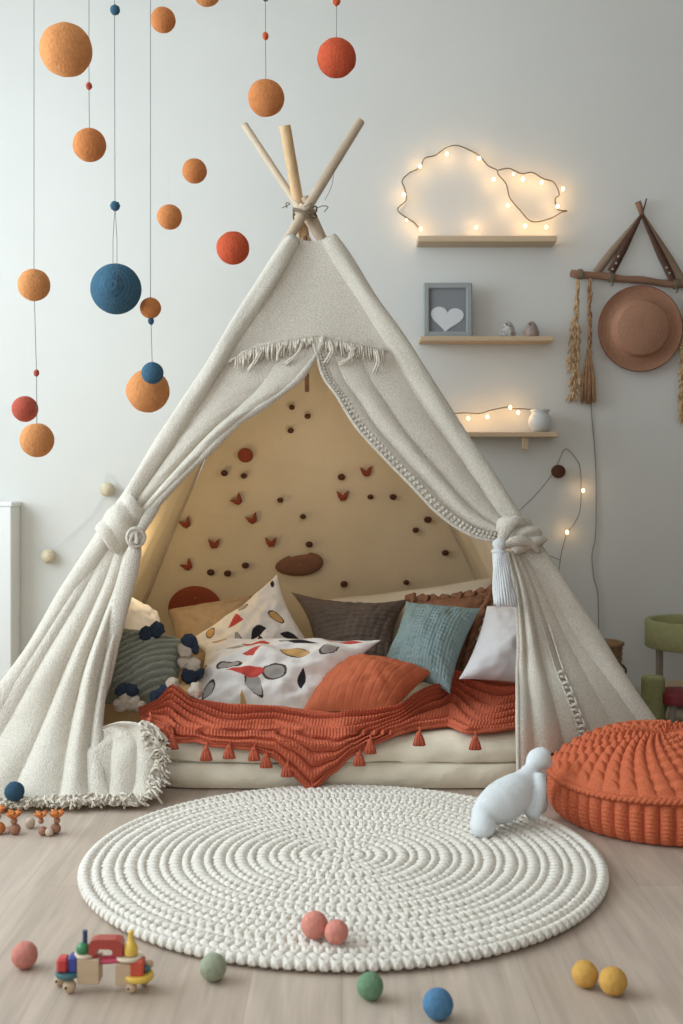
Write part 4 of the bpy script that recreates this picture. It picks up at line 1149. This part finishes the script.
dried([(160, 362), (162, 480), (160, 580), (158, 660)], lambda t2: 9, 60, 2, 'grass2', '', broom=(158, 662, 30, 870, -2))
dried([(560, 400), (548, 560), (542, 700), (540, 850), (545, 945)], lambda t2: 4 + 16 * smooth01(t2 * 1.6), 150, 3, 'grass', '')
# hat
u1 = 4.74 / FP
hat = thing('straw_hat', 'round brown straw hat with concentric weave on the wall', 'hat', P(639, 372, WY - .01))
prof = [(.0008, .090)]
def groove(r, z): return z + .0016 * math.sin(r * 2 * PI / .0062)
for i in range(1, 60):
    s_ = i / 59; r = .108 * s_
    prof.append((r, groove(r, .060 + .030 * (1 - s_ ** 2.4))))
for i in range(1, 14):
    s_ = i / 13; prof.append((.108 + .016 * s_ , .060 - .037 * smooth01(s_)))
for i in range(1, 44):
    s_ = i / 43; r = .124 + .054 * s_; prof.append((r, groove(r, .023 - .010 * math.sin(PI * s_) + .006 * s_)))
prof += [(.179, .027), (.176, .022)]
for r in (.15, .12): prof.append((r, .012))
M3 = Matrix.Rotation(R(3), 3, 'Z') @ Matrix.Rotation(R(4), 3, 'X') @ Matrix.Rotation(R(90), 3, 'X')
hc_ = P(638.5, 329, WY - .035)
link('crown_and_brim', MB().lathe(hc_, prof, 96, M3=M3), 'straw', hat)
pts = [hc_ + M3 @ Vector((.178 * math.cos(a), .178 * math.sin(a), .026)) for a in [2 * PI * i / 90 for i in range(90)]]
link('brim_edge', MB().tube(pts, .0028, 6, closed=True), 'straw2', hat)

# ------------------------------------------------------------------ children's furniture at right
def qx(x, y, Y): return P(590 + x / 7.31, 600 + y / 7.31, Y)
Yc = 4.42; cc = P(696, 0, Yc); cR = .190; zt = P(0, 623, Yc - .1).z; zb = P(0, 651, Yc - .1).z
ch = thing('toddler_chair', 'green toddler chair with a round hoop back at the right edge', 'chair', Vector((cc.x, Yc, 0)))
mb = MB(); prof = [(cR, zb), (cR + .004, zb + .004), (cR + .004, zt - .004), (cR, zt), (cR - .016, zt), (cR - .02, zt - .004), (cR - .02, zb + .004), (cR - .016, zb), (cR, zb)]
mb.lathe((cc.x, Yc, 0), prof, 64); link('hoop_back', mb, 'lime', ch, auto=50)
link('seat', MB().lathe((cc.x, Yc, 0), [(.001, .045), (.16, .045), (.165, .05), (.165, .062), (.16, .067), (.001, .067)], 48), 'shelf', ch, auto=40)
for a in (195, 250, 330, 70): 
    x_, y_ = cc.x + (cR - .03) * math.cos(R(a)), Yc + (cR - .03) * math.sin(R(a))
    link('leg', MB().tube([(x_, y_, .001), (x_, y_, zb + .03)], [.013, .014], 14), 'greywood', ch, auto=50)
# yarn cone
Yg = 4.09; c = F(653, 722); r = 11.8 * c.y / FP; h = P(0, 677, c.y).z
yc = thing('yarn_spool', 'fat green yarn spool standing on the floor left of the red stool', 'yarn', c)
prof = [(.001, .001), (r, .001)] + [(r * (1 - .03 * (i / 60)) + .0016 * math.sin(i * 2.1), .006 + (h - .012) * i / 60) for i in range(61)] + [(r * .9, h), (.001, h)]
link('yarn', MB().lathe(c, prof, 40), 'limeyarn', yc)
link('top_disc', MB().lathe(c, [(.001, h + .0035), (r * .82, h + .0035), (r * .84, h), (.001, h - .001)], 32), 'lime', yc)
# red stool
c = F(683, 722); zt2 = P(0, 690, c.y).z; zb2 = P(0, 703, c.y).z; u1 = c.y / FP
stl = thing('toy_stool', 'small crimson stool with pale legs at the right edge', 'stool', c)
mb = MB(); g = []
for (ins, z) in ((.9, zb2), (0, zb2 + .006), (0, zt2 - .012), (.06, zt2 - .003), (.2, zt2), (.98, zt2)):
    row = []
    for k in range(48):
        a = 2 * PI * k / 48; e = 4; q = (abs(math.cos(a)) ** e + abs(math.sin(a)) ** e) ** (-1 / e); rr = 23 * u1 * q * (1 - ins)
        row.append(Vector((c.x + rr * math.cos(a), c.y + rr * math.sin(a), z)))
    g.append(row)
mb.grid(g, closeu=True); link('seat', mb, 'crim', stl, auto=50)
for sx in (-1, 1):
    for sy in (-1, 1):
        link('leg', MB().tube([(c.x + sx * 17.5 * u1, c.y + sy * 17 * u1, .001), (c.x + sx * 13 * u1, c.y + sy * 13 * u1, zb2 + .004)], [.011, .0135], 12), 'greywood', stl, auto=50)
# basket
Yk = 4.55; c = F(601, 697); c = Vector((P(600, 0, Yk).x, Yk, 0)); r = 22 * Yk / FP; h = P(0, 643, Yk).z
bs = thing('wicker_basket', 'small wicker basket against the wall behind the tent', 'basket', c)
prof = [(.001, .001), (r * .9, .001)] + [(r * (.9 + .1 * i / 40) + .0022 * math.sin(i * 1.57), .004 + (h - .006) * i / 40) for i in range(41)] + [(r - .012, h), (r - .016, h - .01), (r * .82, .02), (.001, .018)]
link('body', MB().lathe(c, prof, 48), 'basket', bs)
link('rim', MB().tube([c + Vector((r * math.cos(a), r * math.sin(a), h)) for a in [2 * PI * i / 40 for i in range(40)]], .008, 8, closed=True), 'basket', bs)
link('handle', MB().tube(spline([c + Vector((r * .96, -.02, h * .62)), c + Vector((r * 1.10, -.03, h * .52)), c + Vector((r * .93, -.04, h * .42))], 8), .005, 6), 'leather', bs)

# ------------------------------------------------------------------ wooden vehicle toy
TY = 1.945
def ty(cx, cy, dY=0): return P(40 + cx / 5.254, 920 + cy / 5.254, TY + dY)
TU = TY / FP / 5.254
toy = thing('wooden_train_toy', 'colourful wooden toy vehicle on bead wheels left of the rug', 'toy', Vector((ty(325, 0).x, TY, 0)))
def tl(n, mb, m, sm=True, au=40): 
    return link(n, mb, m, toy, smooth=sm, auto=au if sm else None)
def zz(cy): return ty(0, cy).z
def bxx(x0, x1, y0, y1, d, dY=0, bev=.0012):
    a, b = ty(x0, y0, dY), ty(x1, y1, dY); return MB().box(((a + b) / 2), (b.x - a.x, d, a.z - b.z), bev=bev)
for x, y, r in ((92, 333, 30), (164, 342, 35), (487, 368, 29), (538, 352, 26)):
    rr = r * TU; c = ty(x, y); c.z = rr + .0006; c.y = TY + (-.012 if x in (164, 487) else .016)
    o = tl('wheel', MB().sphere(c, rr, 22, 14, sc=(1, .92, 1)), 'wood')
    link('axle_hole', MB().sphere(c + Vector((-.004, -rr * .90, .001)), rr * .22, 10, 8, sc=(1, .5, 1)), 'black', o)
tl('block', bxx(206, 320, 188, 318, .034), 'wood', False); tl('block', bxx(404, 486, 212, 322, .034), 'wood', False)
def disc(x, y, rx, h, m, name='disc', dY=0):
    c = ty(x, y, dY); r = rx * TU; return tl(name, MB().lathe(c, [(.0005, -h / 2), (r * .94, -h / 2), (r, -h / 4), (r, h / 4), (r * .94, h / 2), (.0005, h / 2)], 36), m)
disc(236, 178, 55, .006, 't_cream'); disc(470, 190, 70, .006, 't_cream')
disc(148, 278, 66, .008, 't_teal', 'platform', -.004); disc(522, 292, 76, .009, 't_yel', 'platform', -.004)
tl('strut', MB().tube([ty(110, 290), ty(215, 290)], .005, 10), 't_teal')
tl('plank', MB().tube(spline([ty(255, 188), ty(330, 208), ty(440, 200)], 14), .0065, 10, flat=1.8), 't_mag')
mb = MB(); arch = [(262, 175), (262, 118), (275, 97), (300, 90), (400, 90), (428, 97), (440, 120), (440, 178), (386, 178), (386, 148), (372, 140), (316, 140), (302, 150), (302, 175)]
mb.prism([(x, y) for x, y in arch], -.012, .012, lambda x, y, z: ty(x, y) + Vector((0, z, 0))); tl('arch_handle', mb, 't_brick', False)
c = ty(226, 163, -.002); r = 36 * TU
tl('dome', MB().lathe(c, [(r, 0), (r, .004)] + [(r * math.cos(a), .004 + r * .95 * math.sin(a)) for a in [PI / 2 * i / 8 for i in range(1, 9)]], 28), 't_green')
tl('peg', MB().tube([ty(236, 130), ty(237, 54)], 13 * TU, 12), 't_navy')
c = ty(478, 178, -.002)
tl('cone', MB().lathe(c, [(36 * TU, 0), (38 * TU, .006), (34 * TU, 45 * TU), (22 * TU, 62 * TU), (15 * TU, 75 * TU), (14 * TU, 118 * TU), (6 * TU, 124 * TU), (.0003, 125 * TU)], 28), 't_yel')
tl('cab', bxx(92, 152, 190, 268, .024, -.004, .004), 't_red'); tl('cab', bxx(153, 206, 178, 268, .024, -.004, .004), 't_blue')
tl('cargo', bxx(478, 550, 200, 284, .026, -.006, .003), 't_orange'); tl('bead', MB().sphere(ty(571, 232, .012), 25 * TU, 16, 10), 'wood')
tl('cargo_bead', MB().sphere(ty(560, 255, -.002), 20 * TU, 14, 8), 't_teal')

# ------------------------------------------------------------------ bead figures at lower left
def figure(px, py, rpx, m, tuft, label, extra=None):
    Y = FP * HC / (py - HY + rpx); r = rpx * Y / FP; c = P(px, py, Y); c.z = r
    t_ = thing('bead_figure', label, 'small toy', Vector((c.x, c.y, 0)), 'bead figures in a row')
    link('bead', MB().sphere(c, r, 20, 14, sc=(1, 1, .98)), m, t_)
    c2 = P(tuft[0] , tuft[1] + 5, Y); link('neck_bead', MB().sphere(c2, r * .62, 14, 10), 'beadwood', t_)
    c3 = P(tuft[0], tuft[1], Y); mb = MB()
    for k in range(9):
        a = 2 * PI * k / 9; d = Vector((math.cos(a), math.sin(a), .55 + .3 * math.sin(k * 2))).normalized()
        mb.tube([c3 - Vector((0, 0, .004)), c3 + d * r * .8, c3 + d * r * 1.6], [r * .35, r * .5, r * .12], 7)
    link('felt_tuft', mb, 'tuft', t_)
    return t_
figure(15, 829, 5.6, 'beadwood', (14, 816), 'wooden bead figure with orange tuft, second from the left edge')
figure(-1, 828, 6.2, 'f_orange2', (-3, 812), 'orange bead figure cut off by the left edge')
figure(43, 831, 4.6, 'beadwood', (41, 816), 'small reddish bead figure with orange tuft, left of the close pair')
figure(55.5, 828.5, 5.4, 'beadwood', (57, 815.5), 'larger bead figure with orange tuft, right end of the row')
def fb(px, py, rp, m, lb):
    Y = FP * HC / (py - HY + rp); r = rp * Y / FP; c = P(px, py, Y); c.z = r
    solo('wooden_bead', MB().sphere(c, r, 18, 12), m, lb, 'bead', 'loose wooden beads')
fb(30, 823, 5.2, 'beadpale', 'pale wooden bead lying between the tufted bead figures')
fb(49.3, 832, 4.2, 'beadpale', 'small pale bead squeezed between the two rightmost bead figures')
fb(7.5, 830, 3.6, 'beadpale', 'small pale bead near the left edge between two bead figures')
fb(20, 806, 4.6, 'beadpale', 'pinkish pale bead beside the dark blue felt ball')

# ------------------------------------------------------------------ light
def area(name, loc, rot, sx, sy, e, col):
    l = bpy.data.lights.new(name, 'AREA'); l.shape = 'RECTANGLE'; l.size = sx; l.size_y = sy; l.energy = e; l.color = col
    o = bpy.data.objects.new(name, l); COL.objects.link(o); o.location = loc; o.rotation_euler = rot; return o
area('window_daylight', (XL - .12, (wy0 + wy1) / 2, (wz0 + wz1) / 2), (0, R(-90), 0), wz1 - wz0, wy1 - wy0, 142, (.82, .93, 1.0))
# added fill panel behind the camera
area('room_fill', (-.9, YB - .1, 1.9), (R(80), 0, 0), 3.0, 2.0, 25, (1.0, .97, .93))
# warm glow from an unseen lamp at the left inside the tent
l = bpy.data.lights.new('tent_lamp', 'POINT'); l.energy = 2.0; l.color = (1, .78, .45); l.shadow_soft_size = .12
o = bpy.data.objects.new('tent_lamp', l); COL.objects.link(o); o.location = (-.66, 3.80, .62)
l = bpy.data.lights.new('tent_fill_high', 'POINT'); l.energy = 1.0; l.color = (1, .85, .66); l.shadow_soft_size = .10  # extra warm fill point light high in the tent, without a fixture
o = bpy.data.objects.new('tent_fill_high', l); COL.objects.link(o); o.location = (-.08, 3.75, .95)
wd = bpy.data.worlds.new('World'); scn.world = wd; wd.use_nodes = True
wd.node_tree.nodes['Background'].inputs[0].default_value = (.95, .97, 1, 1); wd.node_tree.nodes['Background'].inputs[1].default_value = .36

cam = bpy.data.cameras.new('camera'); co = bpy.data.objects.new('camera', cam); COL.objects.link(co)
co.location = (0, 0, HC); co.rotation_euler = (R(90), 0, 0); cam.sensor_fit = 'AUTO'; cam.sensor_width = 36; cam.lens = 36 * FP / 1024
cam.shift_y = -(512 - HY) / 1024; cam.clip_start = .05
cam.dof.use_dof = True; cam.dof.focus_distance = 3.35; cam.dof.aperture_fstop = 5.0
scn.camera = co
scn.view_settings.view_transform = 'Standard'; scn.view_settings.look = 'None'; scn.view_settings.gamma = 1; scn.view_settings.use_curve_mapping = False
scn.view_settings.exposure = 0.0
